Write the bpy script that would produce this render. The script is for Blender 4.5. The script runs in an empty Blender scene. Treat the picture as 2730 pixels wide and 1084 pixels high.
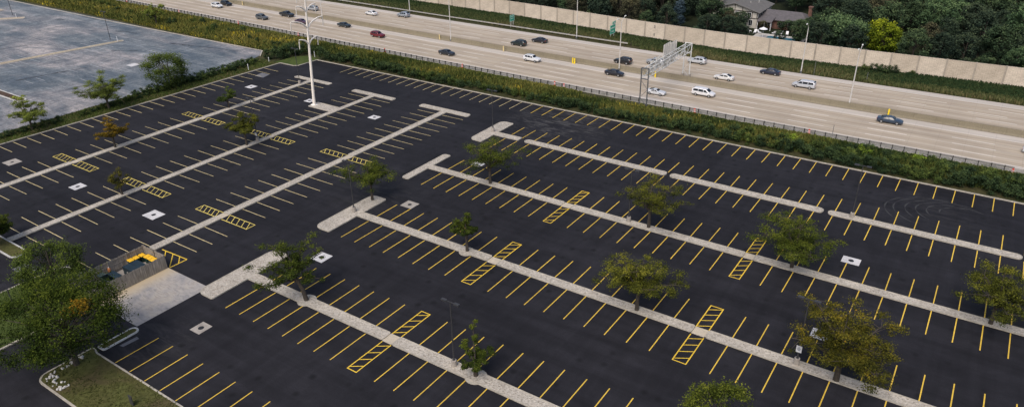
import bpy, bmesh, math, random
import numpy as np
from mathutils import Vector, Matrix

random.seed(7)
R = math.radians
PI = math.pi
sc = bpy.context.scene
COL = sc.collection

# ------------------------------------------------------------------ materials
def new_mat(name):
    m = bpy.data.materials.new(name); m.use_nodes = True
    nt = m.node_tree
    return m, nt, nt.nodes["Principled BSDF"]

def setp(b, rough=None, metal=None, spec=None, coat=None):
    if rough is not None: b.inputs["Roughness"].default_value = rough
    if metal is not None: b.inputs["Metallic"].default_value = metal
    if spec is not None: b.inputs["Specular IOR Level"].default_value = spec
    if coat is not None: b.inputs["Coat Weight"].default_value = coat; b.inputs["Coat Roughness"].default_value = 0.08

def nd(nt, t, **kw):
    n = nt.nodes.new(t)
    for k, v in kw.items(): setattr(n, k, v)
    return n

def noise(nt, vec, scale, detail=5, rough=0.6, dist=0.0):
    n = nd(nt, "ShaderNodeTexNoise"); n.inputs["Scale"].default_value = scale
    n.inputs["Detail"].default_value = detail; n.inputs["Roughness"].default_value = rough
    n.inputs["Distortion"].default_value = dist
    nt.links.new(vec, n.inputs["Vector"]); return n.outputs["Fac"]

def ramp(nt, fac, stops):
    r = nd(nt, "ShaderNodeValToRGB"); e = r.color_ramp.elements
    while len(e) < len(stops): e.new(0.5)
    for i, (p, c) in enumerate(stops):
        e[i].position = p; e[i].color = (c[0], c[1], c[2], 1) if not isinstance(c, (int, float)) else (c, c, c, 1)
    nt.links.new(fac, r.inputs["Fac"]); return r.outputs["Color"]

def mix(nt, a, b, fac, mode='MIX'):
    n = nd(nt, "ShaderNodeMix", data_type='RGBA', blend_type=mode)
    for s, v in ((0, fac), (6, a), (7, b)):
        if hasattr(v, "links"): nt.links.new(v, n.inputs[s])
        elif isinstance(v, (int, float)): n.inputs[s].default_value = v if s == 0 else (v, v, v, 1)
        else: n.inputs[s].default_value = (v[0], v[1], v[2], 1)
    return n.outputs[2]

def pos(nt):
    return nd(nt, "ShaderNodeNewGeometry").outputs["Position"]

def objco(nt):
    return nd(nt, "ShaderNodeTexCoord").outputs["Object"]

def scaled(nt, vec, s, rz=0.0):
    n = nd(nt, "ShaderNodeMapping"); n.inputs["Scale"].default_value = s
    n.inputs["Rotation"].default_value = (0, 0, rz)
    nt.links.new(vec, n.inputs["Vector"]); return n.outputs["Vector"]

def bump(nt, b, h, strength=0.4, dist=0.05):
    n = nd(nt, "ShaderNodeBump"); n.inputs["Strength"].default_value = strength; n.inputs["Distance"].default_value = dist
    nt.links.new(h, n.inputs["Height"]); nt.links.new(n.outputs["Normal"], b.inputs["Normal"])

def simple(name, c, rough=0.6, var=0.25, scale=2.0, metal=0.0, spec=0.4, coat=None, bmp=None):
    """one base colour, broken up by two octaves of noise"""
    m, nt, b = new_mat(name); v = objco(nt)
    f = noise(nt, v, scale, 6, 0.65)
    lo = [x * (1 - var) for x in c]; hi = [min(1, x * (1 + var)) for x in c]
    col = ramp(nt, f, [(0.3, lo), (0.7, hi)])
    nt.links.new(col, b.inputs["Base Color"]); setp(b, rough, metal, spec, coat)
    if bmp: bump(nt, b, noise(nt, v, bmp[0], 4), bmp[1], bmp[2])
    return m

def m_asphalt():
    m, nt, b = new_mat("fresh_asphalt"); p = pos(nt)
    big = noise(nt, p, 0.045, 4, 0.55, 0.6)
    streak = noise(nt, scaled(nt, p, (0.05, 0.9, 1), R(8)), 0.6, 5, 0.6, 0.4)
    fine = noise(nt, p, 9.0, 4, 0.7)
    c = ramp(nt, big, [(0.25, (0.0125, 0.0122, 0.0152)), (0.75, (0.0212, 0.0204, 0.0245))])
    c = mix(nt, c, ramp(nt, streak, [(0.3, 0.7), (0.7, 1.35)]), 0.7, 'MULTIPLY')
    mid = noise(nt, p, 0.22, 6, 0.7, 0.9); c = mix(nt, c, ramp(nt, mid, [(0.32, 0.72), (0.5, 1.0), (0.72, 1.4)]), 0.7, 'MULTIPLY')
    tr = noise(nt, scaled(nt, p, (0.9, 0.04, 1), R(4)), 0.8, 5, 0.6, 0.3); c = mix(nt, c, ramp(nt, tr, [(0.35, 0.8), (0.65, 1.22)]), 0.55, 'MULTIPLY')
    dr = noise(nt, p, 0.8, 5, 0.8); c = mix(nt, c, (0.07, 0.068, 0.066), ramp(nt, dr, [(0.66, 0.0), (0.82, 0.35)]))
    c = mix(nt, c, ramp(nt, fine, [(0.2, 0.6), (0.8, 1.5)]), 0.8, 'MULTIPLY')
    # dusty patches of tracked grit near the far corner and the turning area
    for (x, y, r, k) in ((-70, 120, 13, 0.9), (-2, 116, 11, 0.22), (-74, 33.5, 6, 0.35), (-86, 40, 4, .2), (-78, 76, 9, .3)):
        d = nd(nt, "ShaderNodeVectorMath", operation='DISTANCE'); nt.links.new(p, d.inputs[0]); d.inputs[1].default_value = (x, y, 0)
        mr = nd(nt, "ShaderNodeMapRange"); mr.inputs[1].default_value = r; mr.inputs[2].default_value = r * 0.15
        nt.links.new(d.outputs["Value"], mr.inputs[0])
        s = noise(nt, scaled(nt, p, (0.35, 1.4, 1), R(-12)), 0.55, 6, 0.7, 1.6)
        sm = ramp(nt, s, [(0.48, 0.0), (0.72, k)])
        f = nd(nt, "ShaderNodeMath", operation='MULTIPLY'); nt.links.new(mr.outputs[0], f.inputs[0]); nt.links.new(sm, f.inputs[1])
        c = mix(nt, c, (0.13, 0.125, 0.12), f.outputs[0])
    vo = nd(nt, 'ShaderNodeTexVoronoi'); vo.inputs['Scale'].default_value = 0.37; nt.links.new(p, vo.inputs['Vector'])
    c = mix(nt, c, (0.008, 0.008, 0.009), ramp(nt, vo.outputs['Distance'], [(0.06, 0.75), (0.2, 0.0)]))
    nt.links.new(c, b.inputs["Base Color"]); setp(b, 0.8, 0, 0.16)
    bump(nt, b, fine, 0.35, 0.02)
    return m

def m_old_asphalt():
    m, nt, b = new_mat("weathered_asphalt"); p = pos(nt)
    q = scaled(nt, p, (1.0, 0.26, 1), R(-56))
    big = noise(nt, scaled(nt, p, (0.5, 1.2, 1), R(34)), 0.04, 6, 0.62, 1.0)
    st = noise(nt, q, 0.5, 9, 0.78, 1.2)
    wide = noise(nt, scaled(nt, p, (0.28, 1.25, 1), R(-34)), 0.16, 7, 0.72, 0.8)
    fine = noise(nt, scaled(nt, p, (0.7, 1.6, 1), R(34)), 1.5, 8, 0.85)
    c = ramp(nt, big, [(0.34, (0.095, 0.118, 0.14)), (0.48, (0.138, 0.157, 0.172)), (0.58, (0.205, 0.203, 0.21)), (0.7, (0.29, 0.274, 0.268))])
    c = mix(nt, c, ramp(nt, st, [(0.38, (0.62, 0.66, 0.7)), (0.5, (1, 1, 1)), (0.62, (1.38, 1.33, 1.3))]), 0.85, 'MULTIPLY')
    c = mix(nt, c, ramp(nt, wide, [(0.36, (0.55, 0.62, 0.7)), (0.5, (1, 1, 1)), (0.62, (1.65, 1.54, 1.47))]), 0.9, 'MULTIPLY')
    c = mix(nt, c, ramp(nt, fine, [(0.36, 0.5), (0.64, 1.5)]), 0.8, 'MULTIPLY')
    nt.links.new(c, b.inputs["Base Color"]); setp(b, 0.7, 0, 0.3)
    return m

def m_concrete_road():
    m, nt, b = new_mat("highway_concrete")
    uv = nd(nt, "ShaderNodeUVMap").outputs["UV"]
    sep = nd(nt, "ShaderNodeSeparateXYZ"); nt.links.new(uv, sep.inputs[0])
    U, V = sep.outputs[0], sep.outputs[1]        # U metres along, V lateral metres
    # lane position: 0..1 across each 3.3 m lane
    def M(op, a, bb=None):
        n = nd(nt, "ShaderNodeMath", operation=op)
        for i, x in enumerate((a, bb)):
            if x is None: continue
            if hasattr(x, "links"): nt.links.new(x, n.inputs[i])
            else: n.inputs[i].default_value = x
        return n.outputs[0]
    lane = M('FRACT', M('DIVIDE', M('SUBTRACT', V, 142.95), 3.28))
    track = M('ABSOLUTE', M('SUBTRACT', lane, 0.5))
    dark = ramp(nt, track, [(0.0, (0.34, 0.284, 0.218)), (0.16, (0.43, 0.363, 0.284)), (0.3, (0.395, 0.332, 0.257)), (0.5, (0.485, 0.42, 0.343))])
    st = noise(nt, scaled(nt, uv, (0.035, 0.9, 1)), 1.4, 6, 0.6)
    c = mix(nt, dark, ramp(nt, st, [(0.3, 0.78), (0.7, 1.22)]), 0.85, 'MULTIPLY')
    bl = noise(nt, uv, 0.11, 4, 0.6)
    c = mix(nt, c, ramp(nt, bl, [(0.3, (0.86, 0.85, 0.86)), (0.7, (1.1, 1.1, 1.1))]), 0.7, 'MULTIPLY')
    # shoulders: paler, greyer
    n1 = M('LESS_THAN', V, 143.3); n2 = M('MULTIPLY', M('GREATER_THAN', V, 156.3), M('LESS_THAN', V, 163.2)); n3 = M('GREATER_THAN', V, 177.2)
    sh = M('MINIMUM', M('ADD', M('ADD', n1, n2), n3), 1.0)
    shc = mix(nt, (0.52, 0.475, 0.43), ramp(nt, st, [(0.3, 0.8), (0.7, 1.15)]), 0.9, 'MULTIPLY')
    c = mix(nt, c, shc, M('MULTIPLY', sh, 0.8))
    # transverse joints every 4.6 m, longitudinal joints between lanes
    seam = M('LESS_THAN', M('ABSOLUTE', M('SUBTRACT', V, 159.12)), .16); c = mix(nt, c, (0.1, 0.085, 0.07), M('MULTIPLY', seam, .7))
    j = M('LESS_THAN', M('FRACT', M('DIVIDE', U, 4.57)), 0.014)
    c = mix(nt, c, (0.2, 0.175, 0.15), M('MULTIPLY', j, 0.3))
    jl = M('LESS_THAN', M('ABSOLUTE', M('SUBTRACT', lane, 0.03)), 0.018)
    c = mix(nt, c, (0.12, 0.1, 0.085), M('MULTIPLY', M('MULTIPLY', jl, 0.5), ramp(nt, noise(nt, scaled(nt, uv, (0.06, 1, 1)), 1.0), [(0.4, 0.0), (0.6, 1.0)])))
    # chalky washed-out patch on the shoulder by the gantry
    d = nd(nt, "ShaderNodeVectorMath", operation='DISTANCE'); nt.links.new(scaled(nt, uv, (0.16, 1, 1)), d.inputs[0]); d.inputs[1].default_value = (-9.3, 143.6, 0)
    mr = nd(nt, "ShaderNodeMapRange"); mr.inputs[1].default_value = 3.3; mr.inputs[2].default_value = 0.6; nt.links.new(d.outputs["Value"], mr.inputs[0])
    ch = ramp(nt, noise(nt, scaled(nt, uv, (0.12, 1.6, 1)), 1.0, 6, 0.7, .8), [(0.42, 0.0), (0.62, 0.8)])
    c = mix(nt, c, (0.58, 0.54, 0.52), M('MULTIPLY', mr.outputs[0], ch))
    nt.links.new(c, b.inputs["Base Color"]); setp(b, 0.85, 0, 0.2)
    return m

def m_gravel():
    m, nt, b = new_mat("pale_gravel"); p = pos(nt)
    v = nd(nt, "ShaderNodeTexVoronoi"); v.inputs["Scale"].default_value = 6.5; nt.links.new(p, v.inputs["Vector"])
    f = noise(nt, p, 3.0, 6, 0.8); w = noise(nt, p, 0.35, 4, 0.6)
    g = nd(nt, "ShaderNodeSeparateColor"); nt.links.new(v.outputs["Color"], g.inputs[0])
    c = ramp(nt, g.outputs[0], [(0.03, (0.3, 0.265, 0.22)), (0.2, (0.4, 0.355, 0.298)), (0.55, (0.47, 0.422, 0.358)), (0.95, (0.54, 0.492, 0.425))])
    c = mix(nt, c, ramp(nt, f, [(0.3, 0.68), (0.6, 1.12)]), 0.7, 'MULTIPLY')
    c = mix(nt, c, ramp(nt, w, [(0.3, 0.78), (0.65, 1.08)]), 0.8, 'MULTIPLY')
    nt.links.new(c, b.inputs["Base Color"]); setp(b, 0.9, 0, 0.2)
    bump(nt, b, v.outputs["Distance"], 0.7, 0.06)
    return m

def m_concrete(name, c, sc_=0.8, stain=0.35):
    m, nt, b = new_mat(name); p = pos(nt)
    f = noise(nt, p, sc_, 6, 0.7, 0.5); g = noise(nt, p, 7, 4, 0.7)
    col = ramp(nt, f, [(0.3, [x * (1 - stain) for x in c]), (0.68, [min(1, x * 1.12) for x in c])])
    col = mix(nt, col, ramp(nt, g, [(0.25, 0.75), (0.75, 1.15)]), 0.7, 'MULTIPLY')
    w_ = noise(nt, p, 1.9, 7, 0.8, 1.5); col = mix(nt, col, ramp(nt, w_, [(0.3, 0.62), (0.5, 1.0)]), 0.6, 'MULTIPLY')
    nt.links.new(col, b.inputs["Base Color"]); setp(b, 0.85, 0, 0.25); bump(nt, b, g, 0.2, 0.01)
    return m

def m_apron():
    m, nt, b = new_mat("stained_concrete"); p = pos(nt)
    f = noise(nt, p, 0.3, 6, 0.65, 1.2); s = noise(nt, scaled(nt, p, (0.5, 1.5, 1), R(35)), 1.1, 7, 0.75, 2.0)
    c = ramp(nt, f, [(0.3, (0.25, 0.245, 0.25)), (0.5, (0.36, 0.335, 0.31)), (0.72, (0.45, 0.395, 0.33))])
    c = mix(nt, c, ramp(nt, s, [(0.34, (0.55, 0.55, 0.6)), (0.52, (1, 1, 1)), (0.7, (1.12, 1.1, 1.1))]), 0.7, 'MULTIPLY')
    sp = nd(nt, "ShaderNodeSeparateXYZ"); nt.links.new(p, sp.inputs[0])
    mr = nd(nt, "ShaderNodeMapRange"); mr.inputs[1].default_value = -84.5; mr.inputs[2].default_value = -87.2
    nt.links.new(sp.outputs[0], mr.inputs[0])
    c = mix(nt, c, (0.5, 0.4, 0.26), mr.outputs[0])
    nt.links.new(c, b.inputs["Base Color"]); setp(b, 0.85, 0, 0.25)
    return m

def m_paint(name, c, wear=0.35):
    m, nt, b = new_mat(name); p = pos(nt)
    f = noise(nt, p, 1.7, 6, 0.8)
    g = noise(nt, p, 0.09, 3, 0.5)
    f2 = noise(nt, p, 6.0, 5, 0.75)
    col = ramp(nt, f, [(0.28, [x * (1 - wear) for x in c]), (0.6, c)])
    col = mix(nt, col, [x * 0.25 + 0.01 for x in c], ramp(nt, f2, [(0.62, 0.0), (0.74, 0.75 * min(1, wear * 2))]))
    col = mix(nt, col, ramp(nt, g, [(0.35, 0.82), (0.65, 1.12)]), 0.8, 'MULTIPLY')
    nt.links.new(col, b.inputs["Base Color"]); setp(b, 0.7, 0, 0.3)
    return m

def m_leaf(name, dark, mid, light, extra=None, patch=0.5, scale=0.5, trans=0.15):
    """leaf colour from the per-face attribute 'tint' plus clump noise and a shift per copy"""
    m, nt, b = new_mat(name)
    at = nd(nt, "ShaderNodeAttribute", attribute_name="tint").outputs["Fac"]
    cl = noise(nt, objco(nt), scale, 3, 0.6)
    oi = nd(nt, "ShaderNodeObjectInfo").outputs["Random"]
    def M(op, a, bb):
        n = nd(nt, "ShaderNodeMath", operation=op)
        for i, x in enumerate((a, bb)):
            if hasattr(x, "links"): nt.links.new(x, n.inputs[i])
            else: n.inputs[i].default_value = x
        return n.outputs[0]
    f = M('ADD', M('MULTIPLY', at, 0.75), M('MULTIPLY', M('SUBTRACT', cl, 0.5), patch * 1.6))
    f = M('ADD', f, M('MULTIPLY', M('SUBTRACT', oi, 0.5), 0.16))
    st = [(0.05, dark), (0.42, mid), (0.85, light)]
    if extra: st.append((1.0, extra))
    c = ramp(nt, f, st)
    nt.links.new(c, b.inputs["Base Color"]); setp(b, 0.75, 0, 0.04)
    tr = nd(nt, "ShaderNodeBsdfTranslucent"); nt.links.new(c, tr.inputs["Color"])
    ms = nd(nt, "ShaderNodeMixShader"); ms.inputs[0].default_value = trans
    out = nt.nodes["Material Output"]
    nt.links.new(b.outputs[0], ms.inputs[1]); nt.links.new(tr.outputs[0], ms.inputs[2]); nt.links.new(ms.outputs[0], out.inputs["Surface"])
    return m

def m_ground(name, stops, s1=0.08, s2=1.5):
    m, nt, b = new_mat(name); p = pos(nt)
    f = noise(nt, p, s1, 6, 0.65, 0.8); g = noise(nt, p, s2, 6, 0.75)
    c = ramp(nt, f, stops); c = mix(nt, c, ramp(nt, g, [(0.28, 0.5), (0.72, 1.4)]), 0.85, 'MULTIPLY')
    nt.links.new(c, b.inputs["Base Color"]); setp(b, 0.95, 0, 0.1); bump(nt, b, g, 0.5, 0.1)
    return m

def m_stonewall():
    m, nt, b = new_mat("stacked_stone_panel"); v = objco(nt)
    br = nd(nt, "ShaderNodeTexBrick"); br.offset = 0.5
    rot = nd(nt, "ShaderNodeCombineXYZ"); s = nd(nt, "ShaderNodeSeparateXYZ"); nt.links.new(v, s.inputs[0])
    nt.links.new(s.outputs[0], rot.inputs[0]); nt.links.new(s.outputs[2], rot.inputs[1])
    nt.links.new(rot.outputs[0], br.inputs["Vector"])
    br.inputs["Scale"].default_value = 1.0; br.inputs["Brick Width"].default_value = 0.9; br.inputs["Row Height"].default_value = 0.24
    br.inputs["Mortar Size"].default_value = 0.02
    br.inputs["Color1"].default_value = (0.68, 0.6, 0.5, 1); br.inputs["Color2"].default_value = (0.6, 0.525, 0.43, 1); br.inputs["Mortar"].default_value = (0.38, 0.33, 0.265, 1)
    f = noise(nt, v, 0.35, 5, 0.6); g = noise(nt, v, 4.0, 5, 0.7)
    oi = nd(nt, "ShaderNodeObjectInfo").outputs["Random"]
    c = mix(nt, br.outputs["Color"], ramp(nt, f, [(0.3, (0.84, 0.83, 0.82)), (0.7, (1.08, 1.07, 1.06))]), 0.9, 'MULTIPLY')
    c = mix(nt, c, ramp(nt, g, [(0.3, 0.78), (0.7, 1.15)]), 0.8, 'MULTIPLY')
    c = mix(nt, c, ramp(nt, oi, [(0.0, (0.86, 0.84, 0.82)), (1.0, (1.06, 1.05, 1.05))]), 1.0, 'MULTIPLY')
    nt.links.new(c, b.inputs["Base Color"]); setp(b, 0.9, 0, 0.2); bump(nt, b, br.outputs["Fac"], -0.5, 0.04)
    return m

def m_wood():
    m, nt, b = new_mat("weathered_boards"); v = objco(nt)
    f = noise(nt, scaled(nt, v, (6.6, 6.6, 0.5)), 1.0, 4, 0.7); g = noise(nt, v, 0.7, 4, 0.6)
    c = ramp(nt, f, [(0.3, (0.14, 0.125, 0.108)), (0.5, (0.28, 0.25, 0.215)), (0.7, (0.42, 0.38, 0.335))])
    c = mix(nt, c, ramp(nt, g, [(0.3, 0.7), (0.7, 1.2)]), 0.7, 'MULTIPLY')
    nt.links.new(c, b.inputs["Base Color"]); setp(b, 0.9, 0, 0.2); bump(nt, b, f, 0.4, 0.02)
    return m

def m_carpaint(name, c, metal=0.0):
    m, nt, b = new_mat(name)
    f = noise(nt, objco(nt), 1.2, 4, 0.6)
    nt.links.new(ramp(nt, f, [(0.3, [x * 0.86 for x in c]), (0.7, c)]), b.inputs["Base Color"])
    setp(b, 0.32, metal, 0.45, 0.6); b.inputs["Coat Roughness"].default_value = 0.12
    return m

MT = dict(
    asphalt=m_asphalt(), old=m_old_asphalt(), road=m_concrete_road(), gravel=m_gravel(),
    kerb=m_concrete("kerb_concrete", (0.48, 0.435, 0.365)), kerb_white=m_concrete("whitewashed_kerb", (0.6, 0.585, 0.56)),
    pad=m_concrete("drain_pad_concrete", (0.62, 0.6, 0.6), 0.6, 0.22), pad_old=m_concrete("dirty_pad_concrete", (0.4, 0.36, 0.32), 0.9, 0.3),
    patch=m_concrete("grey_patch_concrete", (0.17, 0.17, 0.185), 0.5, 0.25),
    ramp=m_concrete("smooth_ramp_concrete", (0.52, 0.45, 0.35), 0.5, 0.12), apron=m_apron(),
    barrier=m_concrete("barrier_concrete", (0.235, 0.203, 0.143), 0.12, 0.08),
    yellow=m_paint("yellow_line_paint", (0.8, 0.53, 0.07)), cream=m_paint("faded_yellow_paint", (0.72, 0.58, 0.3), 0.4),
    worn_white=m_paint("worn_white_paint", (0.82, 0.77, 0.7), 0.2), old_line=m_paint("faded_lot_paint", (0.5, 0.5, 0.52), 0.4),
    tar=m_paint("old_tar", (0.05, 0.052, 0.06), 0.5),
    pale_yellow=m_paint("pale_crossing_paint", (0.85, 0.66, 0.16), 0.15),
    crosswalk=m_paint("crossing_paint", (0.84, 0.55, 0.05), 0.2), tyre=m_paint("grit_trace", (0.05, 0.049, 0.05), 0.5),
    iron=simple("cast_iron", (0.02, 0.02, 0.022), 0.6), bronze=simple("dark_bronze_metal", (0.045, 0.045, 0.048), 0.5),
    galv=simple("galvanised_steel", (0.6, 0.6, 0.58), 0.5, 0.12, 3, 0.0), steel_dark=simple("grimy_steel", (0.13, 0.135, 0.14), 0.55, 0.3, 3, 0.3),
    alu=simple("aluminium_pole", (0.62, 0.6, 0.57), 0.45, 0.12, 2, 0.2), whitepole=simple("warm_white_steel", (0.86, 0.79, 0.71), 0.5, 0.08, 0.5),
    glasslamp=simple("lamp_lens", (0.75, 0.75, 0.72), 0.3, 0.05), rust=simple("rail_timber", (0.03, 0.026, 0.023), 0.85),
    railmetal=simple("rail_steel", (0.3, 0.29, 0.275), 0.5, 0.25, 3, 0.4), rail_far=simple("pale_rail_steel", (0.42, 0.4, 0.37), 0.5, 0.2, 3, 0.2),
    stone=m_stonewall(), wall_post=m_concrete("wall_post_concrete", (0.4, 0.35, 0.29), 0.6, 0.2), wood=m_wood(),
    bark=simple("tree_bark", (0.055, 0.045, 0.036), 0.95, 0.4, 3), orange=simple("traffic_orange", (0.62, 0.07, 0.03), 0.5, 0.1),
    white=simple("white_enamel", (0.75, 0.75, 0.76), 0.5, 0.05), yellowpl=simple("yellow_plastic", (0.85, 0.62, 0.02), 0.5, 0.1),
    lid=simple("amber_lid", (0.86, 0.5, 0.03), 0.45, 0.12), greenbin=simple("dark_green_plastic", (0.008, 0.04, 0.033), 0.5, 0.2),
    dumpster=simple("dark_teal_steel", (0.012, 0.026, 0.036), 0.5, 0.3), black=simple("black_rubber", (0.01, 0.01, 0.01), 0.7),
    rim=simple("alloy_rim", (0.45, 0.45, 0.46), 0.35, 0.1, 3, 0.5), carglass=simple("tinted_car_glass", (0.008, 0.01, 0.013), 0.12, 0.1, 2, 0, 0.5),
    lens=simple("clear_headlight", (0.7, 0.7, 0.7), 0.2, 0.05), tail=simple("red_tail_lens", (0.35, 0.015, 0.012), 0.25, 0.1),
    sign_green=simple("sign_green", (0.012, 0.4, 0.24), 0.45, 0.1), sign_text=simple("sign_white", (0.75, 0.8, 0.77), 0.5, 0.05),
    inkgrey=simple("grey_ink", (0.2, 0.22, 0.28), 0.6, 0.1),
    roof=simple("grey_shingle", (0.135, 0.128, 0.122), 0.9, 0.22, 1.2), roof2=simple("brown_grey_shingle", (0.115, 0.105, 0.11), 0.9, 0.22, 1.2),
    stucco=simple("cream_stucco", (0.5, 0.47, 0.42), 0.9, 0.1), timber=simple("dark_timber", (0.03, 0.022, 0.02), 0.8),
    brick=simple("red_brown_brick", (0.16, 0.085, 0.065), 0.9, 0.3, 4), winglass=simple("window_glass", (0.015, 0.018, 0.022), 0.15, 0.1),
    pool=simple("pool_cover_blue", (0.015, 0.11, 0.16), 0.5, 0.3), pooldeck=simple("pool_deck", (0.5, 0.47, 0.43), 0.8, 0.2),
    steel_rod=simple("insulator_white", (0.66, 0.62, 0.57), 0.4, 0.08),
)
LOCUST = dict(
    green=m_leaf("locust_green", (0.026, 0.04, 0.009), (0.082, 0.105, 0.016), (0.19, 0.2, 0.028)),
    olive=m_leaf("locust_olive", (0.034, 0.042, 0.01), (0.108, 0.116, 0.018), (0.24, 0.22, 0.03)),
    pale=m_leaf("locust_pale", (0.072, 0.094, 0.025), (0.188, 0.230, 0.043), (0.375, 0.417, 0.076)),
    dense=m_leaf("dense_green", (0.028, 0.045, 0.013), (0.074, 0.106, 0.021), (0.158, 0.194, 0.031)),
    autumn=m_leaf("locust_autumn", (0.032, 0.036, 0.009), (0.1, 0.095, 0.015), (0.22, 0.17, 0.022), (0.32, 0.16, 0.016), patch=0.9),
    orange=m_leaf("locust_orange", (0.07, 0.055, 0.01), (0.22, 0.14, 0.016), (0.42, 0.22, 0.018), (0.5, 0.2, 0.012)),
    big=m_leaf("spreading_green", (0.014, 0.026, 0.006), (0.05, 0.074, 0.011), (0.135, 0.155, 0.02)),
)
WOOD = dict(  # haze mixed into most of these leaf colours: paler, bluer greens
    dark=m_leaf("wood_dark", (0.013, 0.024, 0.020), (0.041, 0.063, 0.041), (0.104, 0.134, 0.068), scale=0.25),
    mid=m_leaf("wood_mid", (0.018, 0.033, 0.020), (0.056, 0.090, 0.046), (0.138, 0.185, 0.077), scale=0.25),
    light=m_leaf("wood_light", (0.024, 0.045, 0.027), (0.076, 0.129, 0.060), (0.195, 0.270, 0.112), scale=0.25),
    brown=m_leaf("wood_brown", (0.024, 0.026, 0.020), (0.073, 0.073, 0.044), (0.162, 0.143, 0.071), scale=0.25),
    yellow=m_leaf("wood_yellow", (0.05, 0.08, 0.01), (0.19, 0.24, 0.018), (0.46, 0.47, 0.03), scale=0.5),
    spruce=m_leaf("blue_spruce", (0.021, 0.039, 0.053), (0.063, 0.096, 0.120), (0.151, 0.195, 0.230), scale=0.3),
)
SHRUB = dict(
    dark=m_leaf("hedge_dark", (0.016, 0.030, 0.016), (0.051, 0.081, 0.034), (0.124, 0.171, 0.052), scale=0.6),
    mid=m_leaf("hedge_mid", (0.024, 0.040, 0.016), (0.081, 0.117, 0.032), (0.191, 0.231, 0.051), scale=0.6),
    lime=m_leaf("hedge_lime", (0.060, 0.101, 0.021), (0.241, 0.343, 0.040), (0.564, 0.684, 0.091), scale=0.6),
)
WEED = m_leaf("verge_weeds", (0.035, 0.058, 0.018), (0.12, 0.135, 0.034), (0.26, 0.22, 0.06), (0.62, 0.48, 0.03), patch=0.15, scale=0.2)
WEED_FAR = m_leaf("far_verge_weeds", (0.026, 0.052, 0.022), (0.085, 0.105, 0.04), (0.2, 0.165, 0.08), (0.36, 0.27, 0.11), patch=0.15, scale=0.2)
LAWN = m_leaf("lawn_blades", (0.028, 0.056, 0.014), (0.084, 0.119, 0.028), (0.168, 0.182, 0.049), patch=0.2, scale=0.3)

# ------------------------------------------------------------------ mesh helpers
class MB:
    def __init__(s): s.v = []; s.f = []; s.uv = None
    def quad(s, *p):
        n = len(s.v); s.v += [tuple(q) for q in p]; s.f.append(tuple(range(n, n + len(p))))
        return s
    def box(s, x0, y0, z0, x1, y1, z1, bottom=True):
        n = len(s.v)
        s.v += [(x0, y0, z0), (x1, y0, z0), (x1, y1, z0), (x0, y1, z0), (x0, y0, z1), (x1, y0, z1), (x1, y1, z1), (x0, y1, z1)]
        F = [(4, 5, 6, 7), (0, 1, 5, 4), (1, 2, 6, 5), (2, 3, 7, 6), (3, 0, 4, 7)] + ([(3, 2, 1, 0)] if bottom else [])
        s.f += [tuple(n + i for i in q) for q in F]
        return s
    def prism(s, poly, z0, z1, cap=True):
        n = len(s.v); k = len(poly)
        s.v += [(p[0], p[1], z0) for p in poly] + [(p[0], p[1], z1) for p in poly]
        for i in range(k):
            j = (i + 1) % k; s.f.append((n + i, n + j, n + k + j, n + k + i))
        if cap: s.f.append(tuple(n + k + i for i in range(k))); s.f.append(tuple(n + k - 1 - i for i in range(k)))
        return s
    def tube(s, pts, rad, n=6, cap=True):
        pts = [Vector(p) for p in pts]
        if not hasattr(rad, "__len__"): rad = [rad] * len(pts)
        base = len(s.v); up = Vector((0.31, 0.17, 0.93)).normalized()
        for i, p in enumerate(pts):
            d = (pts[min(i + 1, len(pts) - 1)] - pts[max(i - 1, 0)])
            d = d.normalized() if d.length > 1e-9 else Vector((0, 0, 1))
            u = d.cross(up)
            if u.length < 1e-3: u = d.cross(Vector((1, 0, 0)))
            u.normalize(); w = d.cross(u)
            for k in range(n):
                a = 2 * PI * k / n; q = p + (u * math.cos(a) + w * math.sin(a)) * rad[i]; s.v.append(tuple(q))
        for i in range(len(pts) - 1):
            for k in range(n):
                a = base + i * n + k; b_ = base + i * n + (k + 1) % n
                s.f.append((a, b_, b_ + n, a + n))
        if cap:
            s.f.append(tuple(base + (len(pts) - 1) * n + k for k in range(n))); s.f.append(tuple(base + n - 1 - k for k in range(n)))
        return s
    def beam(s, p, q, w=0.05):
        return s.tube([p, q], w, 4)
    def cyl(s, x, y, z0, z1, r0, r1=None, n=14):
        return s.tube([(x, y, z0), (x, y, z1)], [r0, r0 if r1 is None else r1], n)
    def mesh(s, name, smooth=None):
        me = bpy.data.meshes.new(name); me.from_pydata(s.v, [], s.f); me.update()
        bm = bmesh.new(); bm.from_mesh(me); bmesh.ops.recalc_face_normals(bm, faces=bm.faces[:]) if smooth is not False else None
        bm.to_mesh(me); bm.free()
        if smooth:
            me.polygons.foreach_set("use_smooth", [True] * len(me.polygons)); me.set_sharp_from_angle(angle=R(smooth))
        return me
    def build(s, name, mat, parent=None, smooth=None, loc=(0, 0, 0)):
        return link(name, s.mesh(name, smooth), mat, parent, loc)

def link(name, me, mat, parent=None, loc=(0, 0, 0), rz=0.0):
    o = bpy.data.objects.new(name, me); COL.objects.link(o)
    if mat is not None:
        if not me.materials: me.materials.append(mat)
        if me.materials[0] is not mat:
            o.material_slots[0].link = 'OBJECT'; o.material_slots[0].material = mat
    if parent is not None: o.parent = parent
    o.location = loc; o.rotation_euler = (0, 0, rz)
    return o

def tag(o, label=None, cat=None, group=None, kind=None):
    if label: o["label"] = label
    if cat: o["category"] = cat
    if group: o["group"] = group
    if kind: o["kind"] = kind
    return o

def thing(name, label, cat, loc=(0, 0, 0), rz=0.0, group=None):
    o = bpy.data.objects.new(name, None); COL.objects.link(o); o.empty_display_size = 0.3
    o.location = loc; o.rotation_euler = (0, 0, rz)
    return tag(o, label, cat, group)

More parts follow.
